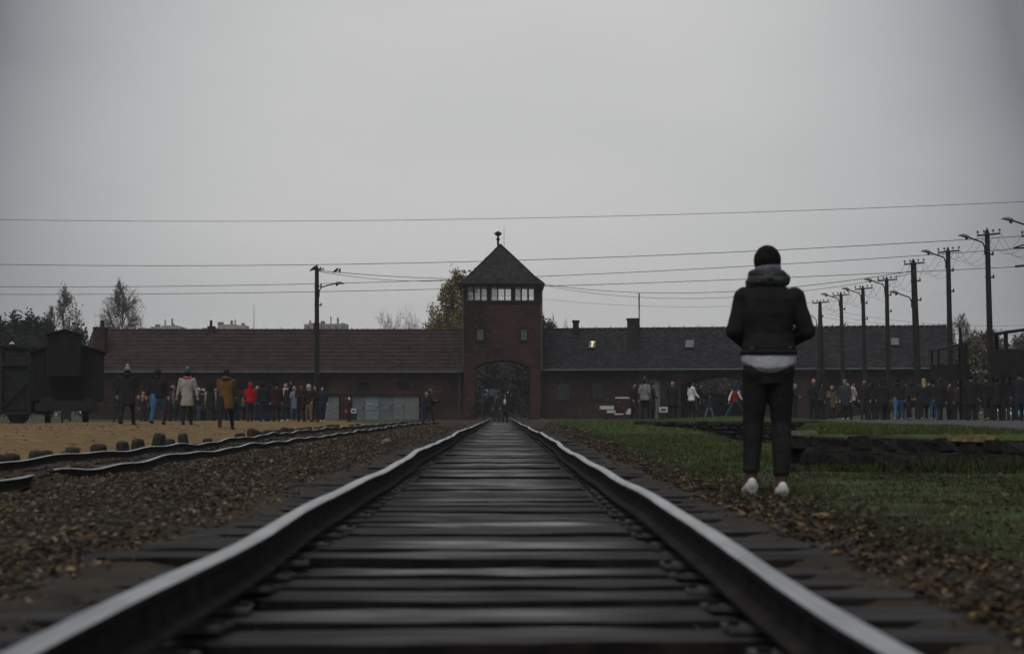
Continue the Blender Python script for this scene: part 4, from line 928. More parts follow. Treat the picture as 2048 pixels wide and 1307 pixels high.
# second wagon, side on, at the left edge
WE = 76.0; X = lambda p: wx(p, WE); Zq = lambda p: wz(p, WE)
wg2 = empty('freight_wagon', (wx(0, WE), WE, .1), 0, 'dark board-sided wagon with diagonal braces at the left edge of the photo', 'railway wagon')
m_wag2 = mat('wagon_grey', (.010, .011, .011), (.024, .027, .027), 3, .8, .006, 16)
mb = MB(); mb.box(X(-140), X(58), WE + .1, WE + 2.7, Zq(822), Zq(695)); at(mb.build('body', m_wag2, wg2), wg2)
mb = MB(); mb.add([(X(-142), WE - .05, Zq(690)), (X(62), WE - .05, Zq(697)), (X(62), WE + 2.8, Zq(697)), (X(-142), WE + 2.8, Zq(690)), (X(-142), WE - .05, Zq(686)), (X(62), WE - .05, Zq(693)), (X(62), WE + 2.8, Zq(693)), (X(-142), WE + 2.8, Zq(686))], [(3, 2, 1, 0), (4, 5, 6, 7), (0, 1, 5, 4), (1, 2, 6, 5), (2, 3, 7, 6), (3, 0, 4, 7)]); at(mb.build('roof', m_timber, wg2), wg2)
for k in range(9):
    z0 = Zq(820) + (Zq(698) - Zq(820)) * k / 9; mb = MB(); mb.box(X(-140), X(58), WE + .06, WE + .098, z0 + .012, z0 + (Zq(698) - Zq(820)) / 9 - .012); at(mb.build('plank', m_wag2, wg2), wg2)
def bar(mb, x0, z0, x1, z1, y, w_=.05, t=.05):
    d = Vector((x1 - x0, 0, z1 - z0)).normalized(); n = Vector((-d.z, 0, d.x)) * w_
    a, b = Vector((x0, y, z0)), Vector((x1, y, z1)); T = Vector((0, t, 0))
    mb.add([a - n, b - n, b + n, a + n, a - n + T, b - n + T, b + n + T, a + n + T], [(0, 1, 2, 3), (7, 6, 5, 4), (0, 4, 5, 1), (1, 5, 6, 2), (2, 6, 7, 3), (3, 7, 4, 0)])
for k, (a, b) in enumerate(((6, 58), (-60, -8))):
    mb = MB(); bar(mb, X(a), Zq(760), X(b), Zq(812), WE - .01); at(mb.build('brace', m_black, wg2), wg2); mb = MB(); bar(mb, X(a), Zq(812), X(b), Zq(760), WE - .07); at(mb.build('brace', m_black, wg2), wg2)
for p in (-66, 2, 58): mb = MB(); mb.box(X(p) - .06, X(p) + .06, WE - .06, WE + .055, Zq(824), Zq(697)); at(mb.build('post', m_black, wg2), wg2)
mb = MB(); mb.box(X(-140), X(60), WE - .08, WE + .05, Zq(731), Zq(725)); mb.box(X(-140), X(60), WE, WE + 2.6, Zq(828), Zq(822)); at(mb.build('underframe', m_iron, wg2), wg2)
for p in (-70, 32): mb = MB(); mb.tube([(X(p), WE + .3, .58), (X(p), WE + .45, .58)], .48, 20); mb.box(X(p) - .4, X(p) + .4, WE + .1, WE + .25, .5, .75); at(mb.build('wheel', m_iron, wg2), wg2)
lm = empty('yard_lamp', (wx(22, 84), 84, Gf(-24, 84)), 0, 'small white domed lamp on a pole behind the braced wagon', 'lamp')
mb = MB(); mb.tube([(0, 0, 0), (0, 0, wz(687, 84) - lm.location.z)], .04, 6); mb.build('post', m_iron, lm); mb = MB(); mb.tube([(0, 0, wz(688, 84) - lm.location.z), (0, 0, wz(686, 84) - lm.location.z), (0, 0, wz(683.5, 84) - lm.location.z)], [.14, .12, .02], 10); mb.build('lamp_shade', m_white, lm)

# electric cart
m_red = mat('red_cloth', (.30, .016, .022), (.40, .03, .035), 6, .8)
m_clear = m_pane
CD = 112.0; X = lambda p: wx(p, CD); Zq = lambda p: wz(p, CD)
gc_ = Gf(wx(1235, CD), CD)
ct = empty('electric_cart', (wx(1235, CD), CD, gc_), 0, 'small white electric cart with flat roof beside the right wing wall', 'cart')
mb = MB(); mb.box(X(1231), X(1259), CD - .6, CD + .6, Zq(796.5), Zq(793.5)); at(mb.build('roof', m_white, ct), ct)
for p in (1233, 1257): 
    for yy in (-.52, .52): mb = MB(); mb.tube([(X(p), CD + yy, Zq(823)), (X(p), CD + yy, Zq(796))], .022, 6); at(mb.build('roof_post', m_iron, ct), ct)
mb = MB(); mb.box(X(1200), X(1227), CD - .6, CD + .6, Zq(818), Zq(811)); at(mb.build('cargo_box', m_white, ct), ct)
mb = MB(); mb.box(X(1213), X(1230), CD - .58, CD + .58, Zq(825), Zq(820)); mb.box(X(1228), X(1254), CD - .55, CD + .55, Zq(829), Zq(826)); panel(mb, [(X(1250), Zq(828)), (X(1260), Zq(828)), (X(1260), Zq(817)), (X(1257), Zq(816))], [], CD - .58, CD + .58); at(mb.build('body', m_white, ct), ct)
mb = MB(); mb.box(X(1230), X(1242), CD - .5, CD + .5, Zq(824), Zq(820)); mb.box(X(1229), X(1231), CD - .5, CD + .5, Zq(820), Zq(812)); at(mb.build('seat', m_black, ct), ct)
for p in (1216, 1250):
    for yy in (-.5, .5): mb = MB(); mb.tube([(X(p), CD + yy - .07, gc_ + .22), (X(p), CD + yy + .07, gc_ + .22)], .22, 14); mb.tube([(X(p), CD + yy - .08, gc_ + .22), (X(p), CD + yy + .08, gc_ + .22)], .09, 8, 0); at(mb.build('wheel', m_iron, ct), ct)

# dark van behind the side arch
VD = 136.0; X = lambda p: wx(p, VD)
vz = .12
vn = empty('van', (X(1450), VD, vz), 0, 'dark van with pale window stripe parked behind the side arch', 'van')
m_van = mat('van_paint', (.014, .017, .021), (.018, .021, .026), 3, .3, spec=.6)
mb = MB(); panel(mb, [(X(1405), vz + .3), (X(1500), vz + .3), (X(1502), vz + 1.0), (X(1498), vz + 1.35), (X(1470), vz + 1.55), (X(1455), vz + 1.98), (X(1405), vz + 2.0)], [], VD, VD + 1.8); at(mb.build('body', m_van, vn), vn)
for a, b in ((1409, 1424), (1427, 1442)): mb = MB(); mb.box(X(a), X(b), VD - .02, VD - .003, vz + 1.3, vz + 1.75); at(mb.build('window', m_glass, vn), vn)
mb = MB(); mb.box(X(1407), X(1440), VD - .03, VD - .022, vz + 1.16, vz + 1.22); mb.box(X(1446), X(1466), VD - .03, VD - .004, vz + 1.2, vz + 1.3); at(mb.build('trim', m_white, vn), vn)
mb = MB(); mb.add([(X(1457), VD - .01, vz + 1.9), (X(1470), VD - .01, vz + 1.56), (X(1470), VD + 1.8, vz + 1.56), (X(1457), VD + 1.8, vz + 1.9)], [(0, 1, 2, 3)]); mb.box(X(1445), X(1460), VD - .02, VD - .003, vz + 1.35, vz + 1.8); at(mb.build('windscreen', m_glass, vn), vn)
for p in (1420, 1486): mb = MB(); mb.tube([(X(p), VD - .05, vz + .33), (X(p), VD + .15, vz + .33)], .34, 16); o_ = at(mb.build('wheel', m_iron, vn), vn); mb = MB(); mb.tube([(X(p), VD - .06, vz + .33), (X(p), VD - .04, vz + .33)], .18, 12); mb.build('rim', m_gutter, o_)
# low dark cabinets with pale panels
def cabinet(px, d, w_, label):
    g_ = Gf(wx(px, d), d); e = empty('equipment_box', (wx(px, d), d, g_), 0, label, 'box')
    mb = MB(); mb.box(-w_, w_, 0, .5, 0, .42); mb.box(-w_ - .03, w_ + .03, -.03, .53, .42, .46); mb.build('box', m_black, e)
    mb = MB(); mb.box(-w_ * .85, w_ * .85, .05, .12, .461, .80); mb.build('panel', m_white, e); mb = MB(); mb.box(-w_ * .5, w_ * .5, .04, .049, .56, .68); mb.build('print', m_black, e)
cabinet(707, 124, .2, 'dark box with a white notice on top beside the child at the doors')
cabinet(1327, 108, .3, 'dark box with a white panel on top against the right wing wall')
# watch booths on the right
def booth(px0, px1, top_px, d, label, pts):
    pass
BD = 78.0; X = lambda p: wx(p, BD); Zq = lambda p: wz(p, BD)
bt = empty('lookout_booth', (X(1912), BD, Gf(X(1912), BD)), 0, 'dark wooden lookout booth with a lopsided roof board beside the tall lamp pole', 'booth')
mb = MB(); mb.box(X(1876), X(1942), BD, BD + 1.4, Zq(757), Zq(728)); at(mb.build('parapet', m_timber, bt), bt)
mb = MB()
mb.add([(X(1876), BD - .1, Zq(701)), (X(1940), BD - .1, Zq(687)), (X(1940), BD + 1.6, Zq(687)), (X(1876), BD + 1.6, Zq(701)), (X(1876), BD - .1, Zq(698)), (X(1940), BD - .1, Zq(683)), (X(1940), BD + 1.6, Zq(683)), (X(1876), BD + 1.6, Zq(698))], [(3, 2, 1, 0), (4, 5, 6, 7), (0, 1, 5, 4), (1, 2, 6, 5), (2, 3, 7, 6), (3, 0, 4, 7)]); at(mb.build('roof', m_timber, bt), bt)
for p, t_ in ((1880, 700), (1936, 686)):
    for yy in (.1, 1.3): mb = MB(); mb.box(X(p) - .04, X(p) + .04, BD + yy, BD + yy + .08, Zq(728), Zq(t_)); at(mb.build('post', m_timber, bt), bt)
for p in (1880, 1938):
    for yy in (.05, 1.3): mb = MB(); mb.box(X(p) - .06, X(p) + .06, BD + yy, BD + yy + .1, .2, Zq(757)); at(mb.build('leg', m_timber, bt), bt)
pl = empty('timber_post', (X(1922), BD - .4, .2), 0, 'leaning dark post rising past the lopsided booth roof', 'post'); mb = MB(); mb.tube([(X(1926), BD - .4, .2), (X(1922), BD - .4, Zq(720)), (X(1917), BD - .4, Zq(656))], [.1, .09, .07], 7); mb.tube([(X(1934), BD - .3, .2), (X(1926), BD - .35, Zq(692))], [.05, .04], 6); at(mb.build('post', m_timber, pl), pl)
BD = 68.0
bt = empty('lookout_booth', (X(2034), BD, Gf(X(2034), BD)), 0, 'dark wooden lookout booth cut off by the right edge of the photo', 'booth')
mb = MB(); mb.box(X(2004), X(2085), BD, BD + 1.6, Zq(752), Zq(698)); at(mb.build('parapet', m_timber, bt), bt)
mb = MB(); mb.add([(X(2006), BD - .1, Zq(668)), (X(2090), BD - .1, Zq(656)), (X(2090), BD + 1.8, Zq(656)), (X(2006), BD + 1.8, Zq(668)), (X(2006), BD - .1, Zq(662)), (X(2090), BD - .1, Zq(650)), (X(2090), BD + 1.8, Zq(650)), (X(2006), BD + 1.8, Zq(662))], [(3, 2, 1, 0), (4, 5, 6, 7), (0, 1, 5, 4), (1, 2, 6, 5), (2, 3, 7, 6), (3, 0, 4, 7)]); at(mb.build('roof', m_timber, bt), bt)
for p in (2016, 2078):
    for yy in (.1, 1.4): mb = MB(); mb.box(X(p) - .07, X(p) + .07, BD + yy, BD + yy + .1, Zq(698), Zq(662)); at(mb.build('post', m_timber, bt), bt)
for p in (2009, 2080):
    for yy in (.1, 1.4): mb = MB(); mb.box(X(p) - .07, X(p) + .07, BD + yy, BD + yy + .1, .2, Zq(752)); at(mb.build('leg', m_timber, bt), bt)
# barbed wire fence on the right with white insulators
m_conc = mat('concrete', (.05, .05, .05), (.09, .09, .088), 5, .9)
for k, px in enumerate((1908, 1944, 1982, 2020, 2060)):
    pass
FD = 84.0
fe = empty('wire_fence', (wx(1985, FD), FD, .25), 0, 'barbed wire fence with small pale insulators below the right-hand woods', 'fence')
X = lambda p: wx(p, FD); Zq = lambda p: wz(p, FD)
for px in (1912, 1952, 1992, 2032, 2072): mb = MB(); mb.tube([(X(px), FD, .2), (X(px), FD, Zq(745)), (X(px) - .12, FD, Zq(738))], [.07, .06, .05], 6); at(mb.build('post', m_timber, fe), fe)
mb = MB()
for r_ in range(8):
    z = Zq(744 + r_ * 10); mb.tube([(X(1910 + 166 * k / 12), FD - .08, z - .03 * math.sin(k % 2 * 3.1)) for k in range(13)], .008, 4)
at(mb.build('wires', m_wire, fe), fe)
mb = MB()
for k in range(46):
    p = 1912 + k * 3.6 + random.uniform(-1, 1); mb.ball((X(p), FD - .1, Zq(742 + random.uniform(-3, 3))), .022, .022, .03, 6, 4)
at(mb.build('insulators', m_signw, fe), fe)['kind'] = 'stuff'
# pale kerb by the green bank and along the wings
kb = MB(); kb.box(wx(1902, 98), wx(1975, 98), 98, 98.2, Gf(25, 98) + .0, Gf(25, 98) + .12); tag(kb.build('kerb', m_conc), kind='structure')
kb = MB()
q0 = 1084
for k in range(16):
    a = 1086 + k * 14; kb.box(U(a), U(a + 13.2), -1.6, -1.35, GZ - .1, GZ + .1 + random.uniform(-.03, .03))
o_ = kb.build('kerb', m_conc); o_.location = (OX, OY, 0); o_.rotation_euler = (0, 0, -AA); tag(o_, kind='structure')

# ------------------------------------------------------------------ poles, lamps, wires, birds
def lamp_head(parent, p, dirx, slope, s=1.0):
    a = Matrix.Translation(p) @ Matrix.Rotation(-slope * dirx if dirx > 0 else slope, 4, 'Y')
    mb = MB(); mb.tube([a @ Vector((dirx * x * s, 0, z * s)) for x, z in ((0, 0), (.08, .02), (.25, .05), (.42, .03), (.52, 0))], [(.04 * s, .03 * s), (.10 * s, .07 * s), (.12 * s, .085 * s), (.08 * s, .05 * s), (.01, .01)], 10)
    h = mb.build('lamp_head', m_lamp, parent, True); mb = MB(); mb.ball(a @ Vector((dirx * .12 * s, 0, -.07 * s)), .07 * s, .06 * s, .06 * s, 8, 6); mb.build('lamp_bowl', m_iron, h)
def upole(px, base_px, d, topy, label, arm=None, cross=None, rad=.11, group='timber lamp poles in a row at the right', armside=-1, cross_off=7, extra=True):
    xb = wx(base_px, d); g_ = Gf(xb, d); xt = wx(px, d); H_ = wz(topy, d) - g_
    e = empty('lamp_pole' if arm else 'utility_pole', (xb, d, g_), 0, label, 'lamp pole' if arm else 'utility pole', group)
    dx = xt - xb; sc = d / F
    T = lambda f: Vector((dx * f, 0, H_ * f))
    mb = MB(); mb.tube([T(-.02), T(.5), T(1 - .25 / H_), T(1)], [rad * 1.45, rad * 1.2, rad, .01], 10); mb.build('pole', m_pole, e)
    if cross:
        x0, x1, cy_ = cross; zc = wz(cy_, d) - g_; A = Vector((wx(x0, d) - xb, -rad - .05, zc - .05)); B = Vector((wx(x1, d) - xb, -rad - .05, zc + .05))
        mb = MB(); mb.tube([A, B], .045, 6); mb.build('crossarm', m_iron, e)
        for f in (0.02, .3, .7, .98):
            q = A + (B - A) * f; mb = MB(); mb.tube([q, q + Vector((0, 0, .12))], .014, 5); mb.tube([q + Vector((0, 0, .12)), q + Vector((0, 0, .16)), q + Vector((0, 0, .22))], [.05, .06, .03], 7); mb.build('insulator', m_ins, e)
    if arm:
        lx, ly = arm; end = Vector((wx(lx, d) - xb, -.05, wz(ly, d) - g_)); za = end.z; s = 1 if end.x > dx else -1; fr = za / H_
        px_ = dx * fr + s * rad * 1.15
        mb = MB(); mb.tube([(px_, -.05, za - .75), (px_, -.05, za - .45), (px_ + s * .1, -.05, za - .22), (px_ + s * .4, -.05, za - .12), (end.x, -.05, za)], .035, 7)
        for q in (.72, .5): mb.box(min(px_, px_ - s * .12) , max(px_, px_ - s * .12), -.09, -.01, za - q - .02, za - q + .02)
        mb.build('lamp_arm', m_iron, e); lamp_head(e, end - Vector((s * .04, 0, 0)), s, .14 if s < 0 else -.05)
    if extra:
        for f in (.86, .74):
            mb = MB(); q = T(f); mb.box(q.x - rad * 1.25, q.x + rad * 2.2, -.03, .03, q.z - .03, q.z + .03); mb.tube([(q.x + rad * 2.1, 0, q.z - .05), (q.x + rad * 2.1, 0, q.z + .12)], .04, 6); mb.build('bracket', m_iron, e)
    return e
PD = {}
pl_ = [('A', 1642, 1636, 124, 599, None, (1626, 1658, 605), 'far twin-legged timber pole just right of the standing man'),
       ('B', 1684, 1688, 115, 582, (1657, 590), (1667, 1700, 590), 'fifth lamp pole from the right frame, small and distant'),
       ('C', 1728, 1732, 108, 569, (1700, 579), (1711, 1746, 577), 'lamp pole third along from the twin-legged pole'),
       ('D', 1776, 1778, 101, 551, (1746, 561), (1757, 1795, 560), 'lamp pole left of the thick leaning one'),
       ('E', 1830, 1838, 92, 516, (1798, 586), (1810, 1850, 527), 'thick leaning pole whose lamp hangs low beneath the crossarm'),
       ('F', 1900, 1903, 85, 492, (1864, 505), (1878, 1921, 503), 'lamp pole rising past the end of the right wing roof'),
       ('G', 1979, 1984, 77, 454, (1941, 474), (1957, 2003, 469), 'tallest lamp pole at the right, beside the cut-off booth')]
for k, px, bpx, d, ty, arm, cr, lab in pl_:
    e = upole(px, bpx, d, ty, lab, arm, cr, rad=.11 if k != 'E' else .15); PD[k] = (e, px, d)
    if k == 'A':
        mb = MB(); dx = 16 * d / F; mb.tube([(dx, .3, 0), (0.25, .15, wz(606, d) - e.location.z)], [.15, .10], 8); mb.build('stay_leg', m_pole, e)
        mb = MB(); z = wz(632, d) - e.location.z; mb.tube([(-.05, -.1, z - .7), (-.1, -.1, z - .2), (-.35, -.1, z), (-.75, -.1, z + .1)], .03, 6); mb.build('lamp_arm', m_iron, e); lamp_head(e, Vector((-.72, -.1, z + .1)), -1, .14)
eH = upole(2076, 2080, 69, 415, 'lamp pole outside the right edge whose lamp reaches into the photo', (2031, 441), (2046, 2105, 470), rad=.12)
mb = MB(); z = wz(496, 69) - eH.location.z; xq = wx(2029, 69) - eH.location.x; mb.tube([(xq, -.2, z), (.1, -.2, z)], .04, 6); mb.tube([(xq, -.2, z), (.1, -.2, z + .35)], .03, 6); mb.build('bracket', m_iron, eH); mb = MB(); z2 = wz(533, 69) - eH.location.z; mb.tube([(xq + .05, -.2, z2), (.1, -.2, z2 + .1)], .05, 6); mb.build('bracket', m_iron, eH)
# left pole
eL = upole(632, 634, 96, 528, 'tall timber lamp pole rising from the crowd at the left of the tower', (670, 567), None, rad=.11, group=None, extra=True)
mb = MB(); z = wz(540, 96) - eL.location.z; mb.tube([(-.17, -.1, z), (.35, -.1, z + .02)], .03, 6)
for q in (-.17, .3): mb.tube([(q, -.1, z), (q, -.1, z + .12)], [.04, .03], 6)
mb.build('crossarm', m_iron, eL)
# far left and far right line poles beyond the frame, carrying the long wires
eLL = upole(-130, -130, 84, 440, 'tall line pole outside the left edge carrying the long wires', None, (-150, -110, 530), rad=.13, group=None)
def wire(a, b, sag, label, r=.012, n=24, grp=None, mids=None):
    a, b = Vector(a), Vector(b); pts = []
    for k in range(n + 1):
        f = k / n; p = a + (b - a) * f; p.z -= sag * 4 * f * (1 - f); pts.append(p)
    mb = MB(); mb.tube([p - a for p in pts], r, 4, cap=False); o = mb.build('overhead_wire', m_wire, loc=a); return tag(o, label, 'wire', grp)
def through(p0, p1, p2, d0, d1, label, r):
    """wire seen through three photo points; sag from the middle one"""
    a = W(p0[0], p0[1], d0); b = W(p2[0], p2[1], d1); lo, hi = 0.0, 1.0
    f = .5
    for _ in range(30):
        q = a + (b - a) * f; v = (q - CAMP); pxx = PW / 2 + F * ((CM.inverted() @ v).x / -(CM.inverted() @ v).z)
        if pxx < p1[0]: lo = f
        else: hi = f
        f = (lo + hi) / 2
    q = a + (b - a) * f; zt = W(p1[0], p1[1], q.y).z; sag = max(.0, (q.z - zt) / (4 * f * (1 - f)))
    return wire(a, b, sag, label, r)
through((-128, 437), (1000, 437), (2076, 402), 84, 69, 'highest long wire crossing the whole sky above the tower', .010)
through((-128, 526), (900, 524), (2076, 470), 84, 69, 'long wire crossing the sky just below the tower tip', .013)
through((-128, 572), (640, 567), (2076, 494), 84, 69, 'long wire meeting the tower roof near its eaves', .012)
through((-128, 588), (640, 583), (2076, 531), 84, 69, 'lowest long wire crossing at the tower window band', .012)
wire(W(637, 541, 96), W(921, 557, 127.5), .10, 'cable running from the left lamp pole to the tower eaves', .018)
wire(W(637, 543, 96), W(921, 559, 127.6), .28, 'second cable from the left lamp pole to the tower, hanging lower', .014)
wire(W(1086, 568, 127.6), W(1829, 541, 92), .9, 'cable from the tower eaves to the leaning pole', .017)
wire(W(1086, 570, 127.7), W(1829, 546, 92), 1.15, 'slack cable from the tower eaves to the leaning pole', .013)
wire(W(1086, 598, 130), W(1684, 600, 115), .5, 'thin wire from the tower wall to the first distant pole', .009)
names_ = ['A', 'B', 'C', 'D', 'E', 'F', 'G']
pw = {k: (px, d, cr) for k, px, bpx, d, ty, arm, cr, lab in pl_}
pw['H'] = (2076, 69, (2046, 2105, 470))
seq = names_ + ['H']
for i_ in range(len(seq) - 1):
    k0, k1 = seq[i_], seq[i_ + 1]; a = pw[k0]; b = pw[k1]
    for j, f in enumerate((.02, .3, .7, .98)):
        pa = W(a[2][0] + (a[2][1] - a[2][0]) * f, a[2][2] - 3, a[1] - .2); pb = W(b[2][0] + (b[2][1] - b[2][0]) * f, b[2][2] - 3, b[1] - .2)
        wire(pa, pb, .75 + .12 * j, f'slack line wire, span {["nearest the gatehouse", "second from the gatehouse", "third from the gatehouse", "fourth from the gatehouse", "fifth from the gatehouse", "second from the right edge", "at the right edge"][i_]}, {["outer left", "inner left", "inner right", "outer right"][j]} insulator', .007, 14, 'slack wires between the right-hand poles')
for j, (y0, y1) in enumerate(((632, 657), (622, 648), (640, 665))):
    wire(W(1650, y0 - 6, 124), W(2110, y1, 90), .5, ['middle', 'upper', 'lower'][j] + ' of three wires running right from the twin-legged pole over the roof', .008)
# birds
def bird(px, py, d, rz, s, label):
    p = W(px, py, d); e = empty('bird', p, rz, label, 'bird', 'dark birds perched by the left lamp pole')
    mb = MB(); mb.tube([(-.17, 0, -.10), (-.10, 0, -.04), (0, 0, .02), (.07, 0, .09), (.09, 0, .14), (.11, 0, .165)], [(.025, .012), (.045, .03), (.075, .06), (.06, .05), (.042, .04), (.015, .015)], 10)
    mb.v = [tuple(Vector(v) * s) for v in mb.v]; mb.build('body', m_black, e, True)
    mb = MB(); mb.tube([(.11 * s, 0, .155 * s), (.16 * s, 0, .145 * s)], [.012, .003], 5); mb.build('beak', m_black, e); mb = MB(); mb.tube([(.0, .02, -.03), (.0, .02, -.08)], .006, 4); mb.tube([(.0, -.02, -.03), (.0, -.02, -.08)], .006, 4); mb.build('legs', m_black, e)
    mb = MB(); mb.tube([(.04 * s, .06 * s, .06 * s), (-.05 * s, .065 * s, .0), (-.15 * s, .03 * s, -.07 * s)], [(.03, .012), (.04, .012), (.01, .006)], 6); mb.build('wing', m_black, e)
bird(626.5, 538, 95.7, .3, 1.1, 'dark bird perched on the left end of the pole bracket'); bird(640.5, 538.5, 95.7, 1.4, .85, 'small dark bird perched right against the pole top')
bird(672, 541.5, 100.2, .25, 1.05, 'dark bird leaning forward on the cable, left of its pair'); bird(679.5, 542, 101.1, 1.5, 1.05, 'upright dark bird on the cable, right of its pair')
# ------------------------------------------------------------------ trees
def make_tree(name, x, y, h, seed, label, kind='bare', spread=.33, tm=m_twig, lm=None, nleaf=0, leafs=.12, levels=5, base=.2, cat='tree', group=None, bark=m_bark, up=.25, fork=5, lean=0, crown=(1, 1), tw=1.0, rad=None, dome=False, n0=6):
    rnd = random.Random(seed); gz = Gf(x, y); e = empty(name, (x, y, gz), 0, label, cat, group)
    tr = MB(); cr = MB(); tips = []
    def grow(p, d, L_, r, lev):
        mb = tr if lev <= 1 else cr; n = 4 if lev < 3 else 2; pts = [p]; q = p.copy(); dd = d.copy()
        for i_ in range(n):
            dd = (dd + Vector((rnd.uniform(-1, 1), rnd.uniform(-1, 1), rnd.uniform(-.6, 1) * up * 2)) * (.10 + .05 * lev)).normalized(); q = q + dd * (L_ / n); pts.append(q.copy())
        mb.tube(pts, [r * (1 - .55 * k / n) for k in range(n + 1)], 6 if lev == 0 else (4 if lev < 3 else 3), cap=False)
        if lev >= levels - 1: tips.append(pts[-1]); tips.append(pts[len(pts) // 2])
        if lev >= levels: return
        nb = fork + (n0 if lev == 0 else 0)
        for k in range(nb):
            f = (base + (1 - base) * (k + rnd.random()) / nb) if lev == 0 else rnd.uniform(.25, 1.0)
            idx = f * n; i0 = min(n - 1, int(idx)); pp = pts[i0].lerp(pts[i0 + 1], idx - i0)
            az_ = rnd.uniform(0, 6.283); 
            tang = dd if lev else Vector((0, 0, 1)); o = tang.orthogonal().normalized(); o = Matrix.Rotation(az_, 3, tang) @ o
            sp = rnd.uniform(.7, 1.25) * (1.0 if lev else 1.1)
            nd = (tang * (.55 + (.5 if lev else up)) + o * sp).normalized()
            ll = L_ * ((spread * ((.45 + 1.15 * math.sin(math.pi * min(1, f) ** .85)) if n0 > 10 else (1.35 - .75 * f)) * 1.25 if not dome else spread * (1.1 + .3 * f)) if lev == 0 else rnd.uniform(.42, .68))
            grow(pp, nd, ll, max(.006 * tw, r * (.42 if lev == 0 else .5)), lev + 1)
    grow(Vector((0, 0, -.2)), Vector((lean, 0, 1)).normalized(), h * (.55 if dome else .93), h * .016 + .03, 0)
    A_ = np.array(cr.v); zs_ = A_[:, 2]; rs_ = np.hypot(A_[:, 0], A_[:, 1]); fz = h / (np.percentile(zs_, 99.7) + (leafs if nleaf else 0)); fr = (rad / (np.percentile(rs_, 90) + (leafs * 1.5 if nleaf else 0))) if rad else fz
    for m_ in (tr, cr):
        m_.v = [(v[0] * fr, v[1] * fr, v[2] * fz) for v in m_.v]
    tr.build('trunk', bark, e); cr.build('crown', tm, e)
    if nleaf:
        T = np.array([tuple(t) for t in tips]); T[:, :2] *= fr; T[:, 2] *= fz
        idx = np.random.RandomState(seed).randint(0, len(T), nleaf); rs = np.random.RandomState(seed + 1)
        c = T[idx] + rs.normal(0, leafs * 1.7, (nleaf, 3)); s = leafs * rs.uniform(.5, 1.3, (nleaf, 1))
        a = rs.normal(0, 1, (nleaf, 3)); a /= np.linalg.norm(a, axis=1)[:, None]; b = np.cross(a, rs.normal(0, 1, (nleaf, 3))); b /= np.linalg.norm(b, axis=1)[:, None]
        V = np.stack([c - a * s, c - b * s * .6, c + a * s, c + b * s * .6], 1).reshape(-1, 3)
        me = npmesh('leaves', V, np.arange(nleaf * 4).reshape(-1, 4), [lm]); o = bpy.data.objects.new('leaves', me); COL.objects.link(o); o.parent = e
        o['kind'] = 'stuff'
    return e
TD = 172.0
def tpos(px, d): return wx(px, d), d
def th(py, d, px): return wz(py, d) - Gf(wx(px, d), d)
def TT(px, top, d, seed, label, rp=None, **k):
    x, y = tpos(px, d)
    if rp: k['rad'] = rp * d / F
    return make_tree(k.pop('name', 'bare_tree'), x, y, th(top, d, px), seed, label, **k)
TT(130, 573, 170, 3, rp=34, label= 'tall half-bare tree rising behind the wagon cabin, left of the birch', lm=m_leafbr, nleaf=2600, leafs=.10, spread=.27, levels=4, tw=2.2)
TT(104, 612, 176, 33, rp=26, label= 'shorter half-bare tree at the left shoulder of the tall one', lm=m_leafbr, nleaf=900, leafs=.06, spread=.14, n0=20, levels=4, tw=2.0, up=.2, fork=6, base=.12)
TT(236, 560, 170, 5, rp=44, label= 'bare birch with fine twigs above the left end of the tiled roof', name='birch_tree', spread=.15, n0=26, bark=m_birch, levels=4, tw=2.0, up=.2, lm=m_leafbr, nleaf=1600, leafs=.055, fork=6, base=.12)
TT(203, 610, 178, 6, rp=20, label= 'small bare tree just left of the birch', spread=.3, levels=4, tw=2.2)
TT(800, 624, 150, 8, rp=50, dome=True, label= 'rounded bare tree above the tiled roof left of the autumn tree', spread=.75, levels=5, base=.5, tw=2.4, fork=5, crown=(1.15, 1))
TT(834, 641, 156, 9, rp=24, dome=True, label= 'low bare shrub-like tree between the rounded tree and the autumn tree', spread=.5, levels=4, base=.4, tw=1.6)
TT(922, 545, 150, 12, rp=44, label= 'leafy yellow-green autumn tree rising behind the left side of the tower', name='autumn_tree', spread=.36, lm=m_leafaut, nleaf=11000, leafs=.12, levels=4, tw=1.5, fork=6, crown=(1.25, 1), base=.12)
TT(888, 606, 154, 13, rp=44, label= 'lower yellow-green tree leaning left of the autumn tree', name='autumn_tree', spread=.42, lm=m_leafaut, nleaf=6500, leafs=.12, levels=4, tw=1.5, crown=(1.3, 1), base=.15)
TT(1085, 610, 170, 14, rp=14, label= 'bare tree peeping out right of the tower', spread=.3, levels=4, tw=2.2)
TT(1088, 632, 160, 16, rp=15, label= 'dark evergreen right beside the tower wall', name='evergreen_tree', spread=.3, lm=m_leafdk, nleaf=5000, leafs=.13, levels=3)
TT(1104, 643, 165, 17, rp=16, label= 'low dark evergreen right of the taller one by the tower', name='evergreen_tree', spread=.3, lm=m_leafdk, nleaf=3500, leafs=.12, levels=3)
TT(1113, 626, 240, 18, rp=13, label= 'hazy bare tree standing farther back right of the tower', spread=.26, levels=4, tw=3, up=.5)
TT(1133, 638, 240, 19, rp=14, label= 'small hazy bare tree, rightmost of the cluster by the tower', spread=.26, levels=4, tw=3, up=.5)
TT(1345, 648, 240, 191, rp=8, label= 'tiny hazy treetop over the right wing ridge', spread=.26, levels=3, tw=3)
